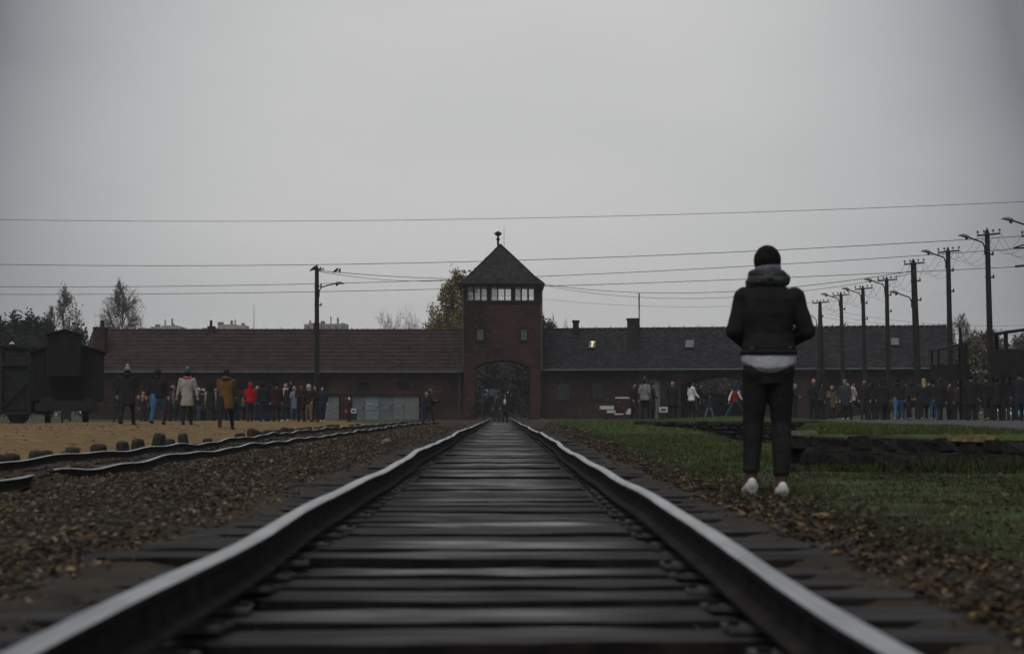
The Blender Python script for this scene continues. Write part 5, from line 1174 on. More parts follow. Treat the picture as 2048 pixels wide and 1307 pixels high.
for i_, (px, top, s_) in enumerate(((8, 645, 1), (38, 630, 2), (62, 634, 3), (92, 640, 4), (-25, 628, 5), (158, 645, 6))):
    TT(px, top, 165 + i_ * 3, 40 + i_, rp=(30, 30, 24, 20, 30, 16)[i_], label=['dark bushy tree at the left edge behind the lamp', 'dense dark tree, tallest of the left thicket', 'dense dark tree right of the tallest in the left thicket', 'dark tree between the thicket and the half-bare tree', 'dark tree outside the left edge', 'dark bushy tree right behind the wagon cabin'][i_],
       name='leafy_tree', spread=.42, lm=m_leafdk, nleaf=9000 if i_ < 5 else 4000, leafs=.17, levels=3, fork=6, base=.1, crown=(1.2, 1), group='dark trees of the left thicket')
rt_ = [(1918, 626, 190, 'bare'), (1938, 645, 200, 'bare'), (1893, 640, 210, 'bare'), (1958, 668, 150, 'mix'), (1978, 662, 175, 'bare'), (2000, 664, 170, 'mix'), (2030, 705, 160, 'mix'), (2052, 672, 165, 'mix'), (1940, 682, 140, 'mix'), (2080, 640, 170, 'mix'), (1985, 690, 140, 'mix'), (1915, 695, 142, 'mix')]
rl_ = ['hazy bare tree with a broad top behind the roof end pole', 'lower hazy bare tree right of the broad-topped one', 'faint bare tree above the right end of the slate roof', 'brownish bush tree left of the tallest lamp pole', 'misty bare tree just left of the tallest lamp pole', 'brownish tree right of the tallest lamp pole', 'low brownish tree left of the cut-off booth', 'brownish tree behind the cut-off booth roof', 'low brown-green tree above the lopsided booth', 'brownish tree outside the right edge', 'low brown-green tree above the wire fence', 'low brown-green tree by the roof end pole']
for i_, (px, top, d, k) in enumerate(rt_):
    TT(px, top, d, 60 + i_, rl_[i_], rp=(28 if k == 'bare' else 26) * (1 if i_ < 10 else .8), name='bare_tree' if k == 'bare' else 'scrub_tree', spread=.14 if k == 'bare' else .42, n0=20 if k == 'bare' else 6, levels=4 if k == 'bare' else 3, tw=2.4 if k == 'bare' else 1.5, lm=m_leafbr if k == 'mix' else None, nleaf=6000 if k == 'mix' else 0, leafs=.16, fork=5, base=.15, crown=(1.2, 1), group='trees of the misty wood at the right')
for i_, (px, top, d) in enumerate(((962, 700, 165), (985, 712, 158), (1012, 705, 170), (1040, 708, 160), (1060, 700, 168), (1395, 742, 170), (1440, 738, 176), (1480, 740, 168), (1420, 756, 160), (1465, 752, 164))):
    TT(px, top, d, 90 + i_, rp=24, label=['tree seen through the left third of the gate arch', 'low tree seen through the gate arch behind the sign', 'tree seen through the middle of the gate arch', 'tree seen through the right third of the gate arch', 'tree seen at the right edge of the gate arch', 'tree seen through the left of the side arch', 'tree seen through the middle of the side arch', 'tree seen through the right of the side arch', 'low shrub tree seen through the side arch, left', 'low shrub tree seen through the side arch, right'][i_],
       name='leafy_tree', spread=.45, lm=m_leafmist, nleaf=9000, leafs=.13, levels=3, base=.08, crown=(1.2, 1), group='trees beyond the arches')
# far-off woodland belt (reads as one mass)
nb = 26000; rs = np.random.RandomState(5); x = rs.uniform(-150, 150, nb); y = 250 + rs.uniform(-8, 12, nb); topz = 5.5 + 2.0 * np.sin(x * .11) + 1.4 * np.sin(x * .31 + 1) + .8 * np.sin(x * .83)
z = .1 + topz * rs.rand(nb) ** .8; c = np.stack([x, y, z], 1); s = rs.uniform(.2, .5, (nb, 1)); a = rs.normal(0, 1, (nb, 3)); a /= np.linalg.norm(a, axis=1)[:, None]; b = np.cross(a, rs.normal(0, 1, (nb, 3))); b /= np.linalg.norm(b, axis=1)[:, None]
V = np.stack([c - a * s, c - b * s * .7, c + a * s, c + b * s * .7], 1).reshape(-1, 3)
tag(link('far_woodland', npmesh('far_woodland', V, np.arange(nb * 4).reshape(-1, 4), [m_leafbr])), kind='stuff')

nb = 22000; x = rs.uniform(-14, 34, nb); y = 188 + rs.uniform(-2, 3, nb); topz = 2.6 + .5 * np.sin(x * .7) + .3 * np.sin(x * 1.9)
z = .1 + topz * rs.rand(nb); c = np.stack([x, y, z], 1); s = rs.uniform(.12, .3, (nb, 1)); a = rs.normal(0, 1, (nb, 3)); a /= np.linalg.norm(a, axis=1)[:, None]; b = np.cross(a, rs.normal(0, 1, (nb, 3))); b /= np.linalg.norm(b, axis=1)[:, None]
V = np.stack([c - a * s, c - b * s * .7, c + a * s, c + b * s * .7], 1).reshape(-1, 3)
tag(link('hedge', npmesh('hedge', V, np.arange(nb * 4).reshape(-1, 4), [m_leafmist])), kind='stuff')
# ------------------------------------------------------------------ far apartment blocks
m_blk = mat('block_render', (.34, .31, .26), (.42, .38, .32), .1, .9); m_blk2 = mat('block_render_grey', (.22, .23, .23), (.30, .31, .31), .1, .9); m_blkr = mat('block_red', (.30, .19, .16), (.35, .22, .19), .1, .9)
def block(segs, d, label, masts):
    x0 = wx(segs[0][0], d); e = empty('apartment_block', (x0, d, 0), 0, label, 'building')
    for a, b, t, m, off in segs:
        xa, xb = wx(a, d) - x0, wx(b, d) - x0; zt = wz(t, d); mb = MB(); mb.box(xa, xb, off, off + 12, 0, zt); wl = mb.build('wall', m, e)
        n = max(1, int((xb - xa) / 3.2)); 
        for fl in range(int(zt / 2.9)):
            z = 1 + fl * 2.9
            if z + 1.4 > zt or z < zt - 13: continue
            for k in range(n):
                w_ = MB(); c = xa + (xb - xa) * (k + .5) / n; w_.box(c - .8, c + .8, off - .06, off - .01, z, z + 1.3); w_.build('window', m_glass, wl)
    for px, t, w_ in masts:
        mb = MB(); x = wx(px, d) - x0; mb.box(x - w_, x + w_, 4, 6, wz(652, d), wz(t, d)); mb.build('roof_mast', m_iron, e)
BD_ = 900.0
block([(278, 300, 656, m_blk2, 0), (298, 361, 653, m_blk, 1), (320, 350, 650, m_blk2, 3)], BD_, 'hazy pale apartment block with masts behind the left wing, leftmost of three', [(310, 648, 1.2), (325, 638, .12), (339, 636, .25), (341, 646, .6)])
block([(403, 437, 655, m_blk2, 0), (434, 490, 650, m_blk, 1), (438, 470, 648, m_blk2, 3)], BD_, 'hazy pale apartment block just right of the thin chimney', [(437, 643, 1.4), (459, 640, .5), (466, 638, .2), (482, 645, .8)])
block([(607, 650, 648, m_blkr, 0), (650, 692, 647, m_blk2, 1), (615, 640, 645, m_blk2, 3)], BD_, 'hazy apartment block half hidden by the left lamp pole', [(617, 640, .4), (643, 641, 1.0), (659, 632, .2), (673, 634, .4), (683, 645, 1.0)])
# ------------------------------------------------------------------ people
_mc = {}
def cloth(c, rough=.85):
    k = tuple(round(v, 4) for v in c) + (rough,)
    if k not in _mc:
        _mc[k] = mat('cloth', tuple(v * .8 for v in c), tuple(min(1, v * 1.15) for v in c), 6, rough, .006, 22, spec=.15)
    return _mc[k]
m_skin = mat('skin', (.42, .26, .19), (.50, .32, .24), 12, .6); m_skin2 = mat('skin_warm', (.34, .19, .13), (.42, .24, .17), 12, .6); m_skind = mat('skin_dark', (.10, .05, .035), (.14, .07, .05), 12, .55)
m_hair = mat('hair_dark', (.010, .0085, .008), (.020, .017, .016), 30, .95, .004, 90, spec=.08); m_hairb = mat('hair_blond', (.30, .22, .10), (.42, .32, .17), 30, .6); m_hairo = mat('hair_ginger', (.20, .09, .035), (.28, .14, .06), 30, .6); m_hairg = mat('hair_grey', (.18, .17, .16), (.28, .27, .26), 30, .6)
m_eye = mat('eye', (.012, .01, .01), rough=.3)
_sc2 = bpy.data.scenes.new('_tmp'); _rt = bpy.data.objects.new('_remesh', bpy.data.meshes.new('_r')); _sc2.collection.objects.link(_rt); _vl2 = _sc2.view_layers[0]
_rm = _rt.modifiers.new('r', 'REMESH'); _rm.mode = 'VOXEL'; _rm.use_smooth_shade = True; _sm = _rt.modifiers.new('s', 'SMOOTH'); _sm.iterations = 3; _sm.factor = .5
def fuse(mb, vox, name, mats, it=3, extra=None):
    me = mb.mesh('_t', []); _rt.data = me; _rm.voxel_size = vox; _sm.iterations = it
    _vl2.update(); dg = _vl2.depsgraph; out = bpy.data.meshes.new_from_object(_rt.evaluated_get(dg), depsgraph=dg)
    out.name = name
    if extra is not None:
        bm = bmesh.new(); bm.from_mesh(out); t = extra.mesh('_x', [], True); bm.from_mesh(t); bm.to_mesh(out); bm.free()
    out.materials.clear(); out.materials.append(mats)
    out.polygons.foreach_set('use_smooth', [True] * len(out.polygons)); return out
ARMS = {'down': ((.235, -.01, 1.13), (.245, .05, .88)), 'front': ((.25, .0, 1.15), (.12, .25, 1.17)), 'pocket': ((.29, -.05, 1.15), (.19, .08, .95)),
        'out': ((.33, .14, 1.2), (.50, .30, 1.13)), 'back': ((.27, -.12, 1.14), (.07, -.17, .98)), 'up': ((.26, .12, 1.2), (.11, .2, 1.45)),
        'swingf': ((.22, .12, 1.15), (.20, .30, .98)), 'swingb': ((.23, -.15, 1.15), (.24, -.2, .9)), 'raise': ((.30, .12, 1.5), (.34, .16, 1.72)), 'hang': ((.27, 0, 1.14), (.33, .02, .90))}
PEOPLE = []
def person(px, hp, rot, label, jk=(.02, .02, .022), jt='short', tr=(.016, .017, .02), hat=None, hood=None, hair=m_hair, la='down', ra='down', st=.1, fat=1.0, skin=m_skin, shoe=(.02, .02, .02), tall=1.72, scarf=None, sleeve=None, front=None, foot=None, bend=0.0, pom=None, seat=False, hatbrim=False, group='visitors in the crowd', d=None, zoff=0.0, face=True):
    fat *= 1.12; d = d or tall * F / hp; x = wx(px, d); g_ = Gf(x, d) + zoff
    rot += random.Random(int(px * 7)).uniform(-22, 22) if hp < 100 and not seat else 0
    e = empty('person', (x, d, g_), -R(rot), label, 'person', group); sc = tall / 1.75; V_ = lambda p: Vector((p[0] * fat if abs(p[0]) < .2 else p[0], p[1] + bend * max(0, p[2] - .9), p[2]))
    hair_ = hair or m_hair; rnd = random.Random(int(px * 10)); vox = .032 if hp < 95 else .022
    S = {-1: la, 1: ra}; arms = {}
    for s in (-1, 1):
        el, wr = ARMS[S[s]]; j = lambda: rnd.uniform(-.02, .02)
        arms[s] = (V_((s * .175, 0, 1.41)), V_((s * (el[0] + j()), el[1] + j(), el[2])), V_((s * (wr[0] + j()), wr[1] + j(), wr[2])))
    legs = {}
    for s in (-1, 1):
        y = s * st * .75
        if seat: legs[s] = (Vector((s * .09, 0, .92)), Vector((s * .11, .42, .90)), Vector((s * .11, .45, .46)))
        else: legs[s] = (Vector((s * .09, 0, .92)), Vector((s * (.10 + .01), y * .55 + .03, .50)), Vector((s * .11, y, .09 + (.06 * st * 2 if y < 0 else 0))))
    hz = 1.62; H_ = V_((0, .015, hz))
    b = MB()
    b.ball(H_, .078, .098, .118, 14, 10); b.tube([H_ + Vector((0, .09, .02)), H_ + Vector((0, .118, -.02))], [.012, .017], 6)
    b.tube([V_((0, 0, 1.36)), V_((0, 0, 1.46)), V_((0, .01, 1.56))], [.062, .052, .05], 10)
    b.tube([V_((0, 0, .86)), V_((0, 0, 1.05)), V_((0, 0, 1.28)), V_((0, 0, 1.42))], [(.145, .10), (.125, .09), (.155, .10), (.13, .07)], 12)
    ex = MB()
    for s in (-1, 1):
        b.ball(H_ + Vector((s * .08, -.005, 0)), .013, .02, .03, 6, 5)
        a0, a1, a2 = arms[s]; b.tube([a0, a1], [.05, .04], 8); b.tube([a1, a2], [.04, .027], 8)
        dr = (a2 - a1).normalized(); hc = a2 + dr * .07; b.tube([a2 - dr * .01, a2 + dr * .05, a2 + dr * .085], [(.024, .02), (.038, .018), (.036, .015)], 8)
        sd = dr.cross(Vector((0, 1, 0.1))).normalized() if abs(dr.y) < .8 else Vector((1, 0, 0)); cu = sd.cross(dr).normalized()
        for k in range(4):
            q = a2 + dr * .08 + sd * (-.028 + .019 * k); l = (.058, .068, .064, .05)[k]
            ex.tube([q - dr * .02, q + dr * l * .5 + cu * .006, q + dr * l * .85 + cu * .022], [.0085, .008, .006], 5)
        q = a2 + dr * .03 + sd * (-.03); ex.tube([q, q + dr * .03 - sd * .028, q + dr * .055 - sd * .032 + cu * .012], [.010, .009, .007], 5)
        h, k, a = legs[s]; b.tube([h, k, a], [.075, .052, .036], 8); b.tube([a + Vector((0, -.03, -.03)), a + Vector((0, .15, -.045))], [.034, .03], 6)
    bo = link('body', fuse(b, .026 if hp < 95 else .017, 'body', skin, 2, ex), e); bo.scale = (sc,) * 3
    def put(mb, name, m, v=None, it=3, raw=False):
        me = mb.mesh(name, m, True) if raw else fuse(mb, v or vox, name, m, it)
        o = link(name, me, e); o.scale = (sc,) * 3; return o
    # trousers
    t = MB(); t.tube([V_((0, 0, 1.0)), V_((0, 0, .86))], [(.15 * fat, .115), (.165 * fat, .125)], 14)
    for s in (-1, 1):
        h, k, a = legs[s]; w0 = rnd.uniform(.9, 1.1); t.tube([h + Vector((0, 0, .02)), h.lerp(k, .5), k, k.lerp(a, .5), a + Vector((0, 0, -.02))], [.102 * fat * w0, .09 * fat, .072, .064, .06], 10)
    put(t, 'trousers', cloth(tr))
    # jacket
    jm = cloth(jk); j = MB(); hem = {'short': .84, 'coat': .60, 'puffer': .82, 'long': .40}[jt]; p = 1.12 if jt == 'puffer' else 1.0; f_ = fat * p
    j.tube([V_((0, 0, hem)), V_((0, 0, hem + .08)), V_((0, 0, 1.06)), V_((0, 0, 1.28)), V_((0, 0, 1.39)), V_((0, .0, 1.47)), V_((0, .0, 1.50))],
           [((.185 if hem < .7 else .175) * f_, .15 * p), ((.185) * f_, .15 * p), (.165 * f_, .13 * p), (.185 * f_, .135 * p), (.17 * f_, .11), (.09, .08), (.075, .075)], 16)
    for s in (-1, 1):
        a0, a1, a2 = arms[s]; wr = .050 * p
        j.ball(a0, .078 * p, .08 * p, .075, 10, 8); j.tube([a0, a0.lerp(a1, .5), a1, a1.lerp(a2, .5), a2 - (a2 - a1).normalized() * .015], [.078 * p, .068 * p, .060 * p, .055 * p, wr], 10)
    if hood == 'down': j.ball(V_((0, -.08, 1.5)), .12, .09, .075, 10, 8)
    jo = put(j, 'jacket' if jt != 'coat' and jt != 'long' else 'coat', jm)
    if jt == 'puffer':
        for v in jo.data.vertices: v.co += v.normal * (.010 * math.sin(v.co.z * 62))
    if sleeve:
        for s in (-1, 1):
            sl_ = MB(); a0, a1, a2 = arms[s]; sl_.tube([a0 + Vector((s * .005, 0, .01)), a0.lerp(a1, .5), a1, a2 - (a2 - a1).normalized() * .02], [.086, .074, .066, .057], 10); put(sl_, 'sleeve', cloth(sleeve), None, 2)
    if front:
        q = MB(); q.tube([V_((0, .105, 1.1)), V_((0, .115, 1.28)), V_((0, .075, 1.42))], [(.075, .05), (.08, .05), (.05, .05)], 10); put(q, 'shirt', cloth(front), .02, 1)
    if hood in ('up',):
        q = MB(); q.ball(H_ + Vector((0, -.025, .015)), .112, .118, .145, 14, 10); q.ball(V_((0, -.03, 1.49)), .12, .10, .07, 10, 8); put(q, 'hood', cloth(foot or jk), .02)
    elif hat is not None:
        q = MB(); q.ball(H_ + Vector((0, -.01, .055)), .094, .110, .092, 14, 8)
        if hatbrim: q.ball(H_ + Vector((0, 0, .04)), .13, .14, .02, 14, 6)
        put(q, 'hat', cloth(hat), .017, 1)
        if pom: q = MB(); q.ball(H_ + Vector((0, -.02, .17)) if pom is not True and len(pom) == 3 else H_, .045, .045, .045, 10, 8); put(q, 'pompom', cloth(pom), None, 0, True)
        hb = MB(); hb.ball(H_ + Vector((0, -.035, -.02)), .088, .085, .10, 12, 8); put(hb, 'hair', hair_, .02, 1)
    elif hair is not None:
        q = MB(); q.ball(H_ + Vector((0, -.022, .032)), .089, .100, .108, 14, 10)
        if rnd.random() < .35 or hair is m_hairb: q.tube([H_ + Vector((0, -.05, 0)), V_((0, -.07, 1.46)), V_((0, -.09, 1.36))], [(.085, .06), (.095, .05), (.07, .035)], 10)
        put(q, 'hair', hair, .017, 1)
    if scarf:
        q = MB(); n = 14; pts = [V_((.095 * math.cos(6.2832 * k / n), .005 + .09 * math.sin(6.2832 * k / n), 1.485 + .012 * math.sin(12.57 * k / n))) for k in range(n + 1)]
        q.tube(pts, .042, 8); q.tube([V_((.03, .10, 1.46)), V_((.05, .145, 1.3)), V_((.05, .15, 1.15))], [(.035, .02), (.04, .015), (.035, .012)], 8); put(q, 'scarf', cloth(scarf), .018, 1)
    if face and 110 < rot < 250:
        q = MB()
        for s in (-1, 1): q.ball(H_ + Vector((s * .032, .088, .012)), .011, .008, .008, 6, 5)
        put(q, 'eyes', m_eye, None, 0, True)
    for s in (-1, 1):
        h, k, a = legs[s]; q = MB(); q.tube([a + Vector((0, -.075, -.045)), a + Vector((0, -.05, -.035)), a + Vector((0, .05, -.04)), a + Vector((0, .15, -.055)), a + Vector((0, .185, -.065))], [(.03, .03), (.045, .05), (.048, .045), (.045, .032), (.025, .018)], 10)
        put(q, 'shoe', cloth(shoe, .6), None, 0, True)
    PEOPLE.append(e); return e
BLK = (.024, .024, .026); NVY = (.024, .030, .055); DKG = (.030, .035, .032); JEAN = (.045, .085, .17); LJEAN = (.075, .16, .31); WHT = (.80, .81, .84); BRN = (.055, .030, .018); CH = (.036, .035, .038)
g1 = 'visitors walking on the sand at the left'
person(254, 117, 8, 'tall person in long dark coat and blue white beanie, leftmost of four big walkers', BLK, 'coat', BLK, hat=(.20, .30, .36), hood='down', fat=1.25, st=.35, la='hang', ra='hang', shoe=BLK, group=g1, tall=1.82, hair=None, pom=(.5, .55, .6))
person(315, 111, 5, 'person in a black hooded jacket and bright blue jeans walking away on the sand', BLK, 'short', LJEAN, hood='up', st=.4, fat=1.2, la='hang', ra='hang', group=g1, tall=1.76)
person(374, 112, 0, 'person in a pale grey-beige coat with a coral scarf and teal bobble hat', (.36, .34, .31), 'coat', BLK, hat=(.05, .10, .12), pom=(.3, .36, .38), scarf=(.50, .12, .12), fat=1.0, la='hang', ra='hang', shoe=(.03, .025, .04), group=g1, tall=1.72, hair=None)
person(452, 119, 5, 'person in a mustard brown parka with fur-lined hood and dark red shoes', (.15, .085, .025), 'coat', BLK, hat=BLK, hood='down', la='front', ra='swingf', st=.45, fat=1.12, shoe=(.16, .015, .02), group=g1, tall=1.78, scarf=(.10, .07, .05), hair=m_hair)
C_ = 'people of the left tour group'
P = lambda *a, **k: person(*a, **{**dict(group=C_), **k})
P(233, 66, 20, 'dark-clothed person half behind the wagon end, leftmost of the crowd', BLK, 'short', CH)
P(286, 62, 150, 'ginger-haired person in a dark plum coat left of the blue jeans', (.035, .018, .03), 'coat', CH, hair=m_hairo, scarf=(.4, .34, .28), skin=m_skin2, la='up')
P(299, 61, 190, 'person in a brown jacket just right of the ginger-haired one', (.07, .05, .03), 'short', BLK, hair=m_hairo, ra='up')
P(345, 76, 60, 'person with a grey-white hood over dark clothes, left of the pale coat', CH, 'short', CH, hat=(.24, .24, .24), sleeve=(.18, .18, .19), hair=m_hair, st=.2)
P(356, 74, 30, 'dark-haired person right behind the pale coat wearer, at the left elbow', BLK, 'short', (.03, .04, .07))
P(336, 68, 10, 'short dark figure between the blue jeans and the grey hood', BLK, 'coat', CH)
P(396, 72, 70, 'person in dark clothes with a broad white cap brim tipped right', BLK, 'short', JEAN, hat=(.5, .5, .5), hatbrim=True)
P(406, 70, 85, 'person with a pale pink knitted hat and grey scarf', DKG, 'coat', BLK, hat=(.55, .36, .33), scarf=(.22, .2, .2), la='up')
P(421, 73, 0, 'dark figure with one white sleeve hanging at the side', BLK, 'coat', CH, sleeve=(.33, .33, .34))
P(432, 70, 200, 'dark figure close to the left side of the brown parka', CH, 'coat', BLK)
P(470, 72, 340, 'dark person holding a pale strap right behind the brown parka', BLK, 'short', (.02, .03, .06), ra='front')
P(483, 72, 10, 'person in black with a tan bag strap, left of the red hood', BLK, 'coat', (.018, .03, .05), hat=BLK)
P(500, 78, 340, 'person in a bright red hooded jacket in the middle of the left crowd', (.42, .014, .02), 'short', CH, hood='up', la='front')
P(514, 70, 150, 'dark figure whose face shows right of the red hood', DKG, 'short', NVY, hair=m_hairg)
P(527, 80, 5, 'tall person in dark navy clothes seen from behind, right of the red hood', (.016, .018, .024), 'short', NVY, hat=BLK, fat=1.15)
P(541, 74, 30, 'person in a vivid blue jacket partly hidden in the crowd', (.02, .07, .30), 'short', NVY, hat=(.02, .03, .09))
P(553, 79, 10, 'person in a dark maroon coat with long brown hair', (.045, .016, .018), 'coat', CH, hair=m_hair)
P(571, 76, 185, 'person facing the camera with a white scarf and dark coat', BLK, 'coat', NVY, hair=m_hairg, scarf=(.55, .55, .55), skin=m_skin, la='raise', shoe=(.5, .5, .55))
P(588, 70, 190, 'person in a pale blue-grey top between two dark coats', (.16, .19, .26), 'coat', (.06, .08, .12), hair=m_hairo, ra='front', shoe=(.10, .2, .3))
P(603, 77, 180, 'person in a burgundy coat facing the camera with dark hat', (.03, .013, .013), 'coat', (.02, .016, .02), hat=(.03, .01, .01), skin=m_skin2, la='front', ra='front', fat=1.1)
P(617, 75, 175, 'person in a white hood, black jacket and khaki trousers', BLK, 'short', (.24, .17, .10), hood='up', foot=(.5, .5, .5), la='pocket', ra='pocket', shoe=(.16, .02, .03))
P(631, 74, 200, 'person in black with dark hair standing before the left lamp pole', BLK, 'short', BLK, shoe=(.3, .03, .04), la='front')
P(644, 70, 170, 'person in a navy jacket at the right end of the left crowd', (.016, .026, .055), 'short', NVY, la='pocket', ra='pocket', shoe=(.45, .38, .36), fat=1.15)
P(562, 66, 20, 'dark figure in the gap behind the maroon coat', CH, 'short', BLK); P(492, 66, 30, 'dark figure hidden between the bag wearer and the red hood', DKG, 'coat', BLK)
P(460, 66, 350, 'dark figure half hidden behind the brown parka', BLK, 'coat', NVY, hair=m_hairg)
P(385, 66, 10, 'dark figure between the pale coat and the white cap', BLK, 'coat', BLK)
person(698, 52, 80, 'child in dark clothes with a white double-bobble hat by the grey doors', BLK, 'short', BLK, hat=(.62, .55, .57), pom=(.62, .5, .54), la='front', tall=1.36, group=None, d=96)
person(849, 66, 75, 'walker in a navy jacket and jeans leaning forward left of the tower', (.014, .02, .05), 'short', (.035, .05, .09), hair=m_hairg, st=.32, la='swingb', ra='swingf', bend=.15, group=None)
person(857, 73, 75, 'walker in a grey beanie and dark coat holding a dark umbrella', BLK, 'short', BLK, hat=(.13, .13, .13), st=.32, ra='front', la='front', bend=.12, group=None)
person(993, 54, 180, 'dark person standing in the gateway in front of the sign', BLK, 'short', CH, hat=(.07, .07, .065), scarf=(.09, .09, .085), group=None, d=112)
person(1010, 60, 180, 'person in the gateway with a white shirt under a dark coat and a red cap', BLK, 'coat', BLK, hat=(.12, .02, .02), front=(.62, .62, .62), la='front', ra='front', skin=m_skin2, group=None, d=100, tall=1.7)
q = MB(); q.ball((.17, .02, 1.76), .05, .05, .045, 10, 8); PEOPLE[-1]; link('pompom', q.mesh('pompom', cloth((.5, .5, .46)), True), PEOPLE[-1]).location = (-.34, 0, 0)
q = MB(); q.tube([(0, -.02, 1.68), (-.10, .0, 1.73), (-.15, .02, 1.75)], [.075, .05, .03], 8); link('cap_tail', q.mesh('cap_tail', cloth((.12, .02, .02)), True), PEOPLE[-1])
g2 = 'visitors in front of the right wing'
Q = lambda *a, **k: person(*a, **{**dict(group=g2), **k})
Q(1236, 52, 95, 'person in a red jacket seated in the white electric cart', (.22, .015, .03), 'short', BLK, seat=True, la='front', ra='front', d=112, tall=1.7, zoff=-.36, hair=m_hair)
Q(1268, 74, 150, 'person in a black coat glancing back beside the white cart', BLK, 'coat', BLK, la='pocket', ra='pocket', skin=m_skin2, st=.4, fat=1.1)
Q(1290, 85, 60, 'person in a light grey puffer jacket and dark bobble beanie', (.24, .235, .245), 'puffer', BLK, hat=(.04, .06, .055), pom=(.12, .13, .13), la='pocket', ra='pocket', fat=1.15, tall=1.78)
Q(1305, 75, 110, 'person in a long black coat with one pale hand out, behind the puffer jacket', BLK, 'long', BLK, ra='swingf', hat=(.025, .012, .012), skin=m_skin)
Q(1345, 78, 20, 'bald person in a black coat standing with back turned', BLK, 'coat', BLK, hair=None, skin=m_skin2, fat=1.15)
Q(1383, 79, 70, 'person in a clean white zipped jacket and dark jeans', WHT, 'short', (.02, .022, .026), hair=m_hair, skin=m_skin2, la='pocket', ra='swingf', fat=1.15)
Q(1400, 74, 130, 'person in a navy hooded jacket right in front of the white jacket', (.014, .016, .035), 'short', BLK, hat=(.016, .018, .05), la='pocket', fat=1.1, shoe=(.12, .11, .09))
Q(1418, 60, 90, 'distant person in pale jeans walking by the dark van', (.03, .03, .035), 'short', (.12, .15, .22), st=.4, d=118)
Q(1470, 70, 75, 'person in a white, red and navy hooded jacket and blue jeans', (.26, .02, .018), 'short', (.035, .055, .10), hood='up', foot=(.03, .035, .07), sleeve=WHT, st=.65, ra='swingf', la='swingb', bend=.08)
g3 = 'visitors gathered on the gravel path at the right'
T_ = lambda *a, **k: person(*a, **{**dict(group=g3), **k})
T_(1590, 72, 100, 'person pointing with a bare outstretched hand beside the standing man', BLK, 'short', BLK, ra='out', la='down', sleeve=None, skin=m_skin, hair=m_hairg)
T_(1627, 84, 60, 'bald man in a black jacket with his back half turned', BLK, 'short', BLK, hair=None, skin=m_skin2, la='pocket', ra='pocket', fat=1.2, tall=1.8)
T_(1641, 78, 40, 'dark-clothed person tucked behind the bald man', CH, 'short', BLK, fat=1.05)
T_(1664, 68, 185, 'person in a khaki parka with dark face scarf facing the camera', (.13, .11, .065), 'coat', BLK, scarf=BLK, la='pocket', ra='front', hair=m_hairo)
T_(1690, 81, 200, 'tall person in a light grey knitted hat', (.05, .055, .065), 'coat', BLK, hat=(.22, .22, .24), shoe=(.35, .35, .36), tall=1.8)
T_(1697, 76, 200, 'person with a pale face beside the grey knitted hat, in grey coat', (.085, .09, .105), 'coat', BLK, hair=m_hair, skin=m_skin)
T_(1706, 78, 90, 'person in an off-white jacket striding to the right', (.48, .46, .43), 'short', BLK, st=.95, la='back', ra='swingf', fat=1.15, bend=-.04, tall=1.74)
T_(1728, 82, 170, 'dark person with reddish face right of the striding one', BLK, 'short', (.03, .04, .055), skin=m_skin2, fat=1.15, tall=1.78)
T_(1745, 76, 10, 'dark person with back turned, first right of the reddish face', BLK, 'short', CH)
T_(1766, 86, 0, 'person in a black hooded coat, first tall back in the path group', BLK, 'coat', BLK, hood='up', fat=1.25, tall=1.8, st=.3, shoe=(.06, .045, .03))
T_(1783, 70, 30, 'small dark figure between two hooded backs', CH, 'coat', BLK)
T_(1797, 84, 5, 'person in a black jacket and light blue jeans seen from behind', BLK, 'short', LJEAN, fat=1.2, hood='down', shoe=(.4, .4, .42), st=.3)
T_(1821, 78, 350, 'person in a dark green jacket with hands low, seen from behind', DKG, 'coat', BLK, hood='up', la='back', ra='back', fat=1.2, st=.25, shoe=(.25, .25, .25))
T_(1812, 70, 20, 'person with a grey hood peeping left of the green jacket', (.07, .07, .075), 'short', BLK, hood='up')
T_(1848, 84, 0, 'person with yellow-blond hair over a broad black coat', BLK, 'coat', BLK, hair=m_hairb, fat=1.35, la='pocket', ra='pocket', shoe=(.3, .28, .25), hat=None, st=.2)
T_(1867, 80, 10, 'dark figure in blue jeans right of the blond hair', BLK, 'short', (.05, .10, .20), shoe=(.35, .35, .36))
T_(1881, 85, 350, 'tall dark figure in a grey-brown cap in the path group', BLK, 'coat', DKG, hat=(.06, .05, .045), fat=1.15, tall=1.8)
T_(1898, 74, 160, 'dark figure at the foot of the pole by the roof end', CH, 'coat', BLK, fat=1.1)
T_(1942, 93, 5, 'slim person in dark clothes alone beside the green bank', (.022, .022, .026), 'coat', BLK, fat=1.05, la='front', ra='front')
T_(1973, 93, 350, 'broad dark person with a white left shoe', BLK, 'short', BLK, fat=1.25, st=.3, shoe=(.22, .22, .23))
T_(1995, 88, 5, 'dark person with a grey collar near the tallest lamp pole', BLK, 'coat', BLK, hat=BLK, scarf=(.07, .06, .05), fat=1.15)
T_(2022, 88, 20, 'dark person left of the group at the right edge', CH, 'coat', CH, fat=1.05)
T_(2040, 98, 0, 'large dark figure with a turquoise bottle low down at the right edge', BLK, 'coat', NVY, fat=1.3, tall=1.84, st=.2)
T_(1758, 72, 200, 'dark figure glimpsed left of the first tall hooded back', BLK, 'short', BLK); T_(1984, 80, 10, 'dark figure squeezed between the two broad ones', BLK, 'coat', BLK); T_(1859, 76, 190, 'dark figure just behind the blond hair wearer', CH, 'coat', BLK)
bt_ = MB(); bt_.tube([(0, 0, 0), (0, 0, .16), (0, 0, .20), (0, 0, .24)], [.035, .035, .015, .015], 10)
d_ = 64.5; o = bt_.build('bottle', mat('turquoise_plastic', (.12, .42, .48), (.2, .5, .55), 5, .3), None, True, (wx(2038, d_), d_, wz(833, d_))); tag(o, 'turquoise bottle carried low by the large dark figure at the right edge', 'bottle')
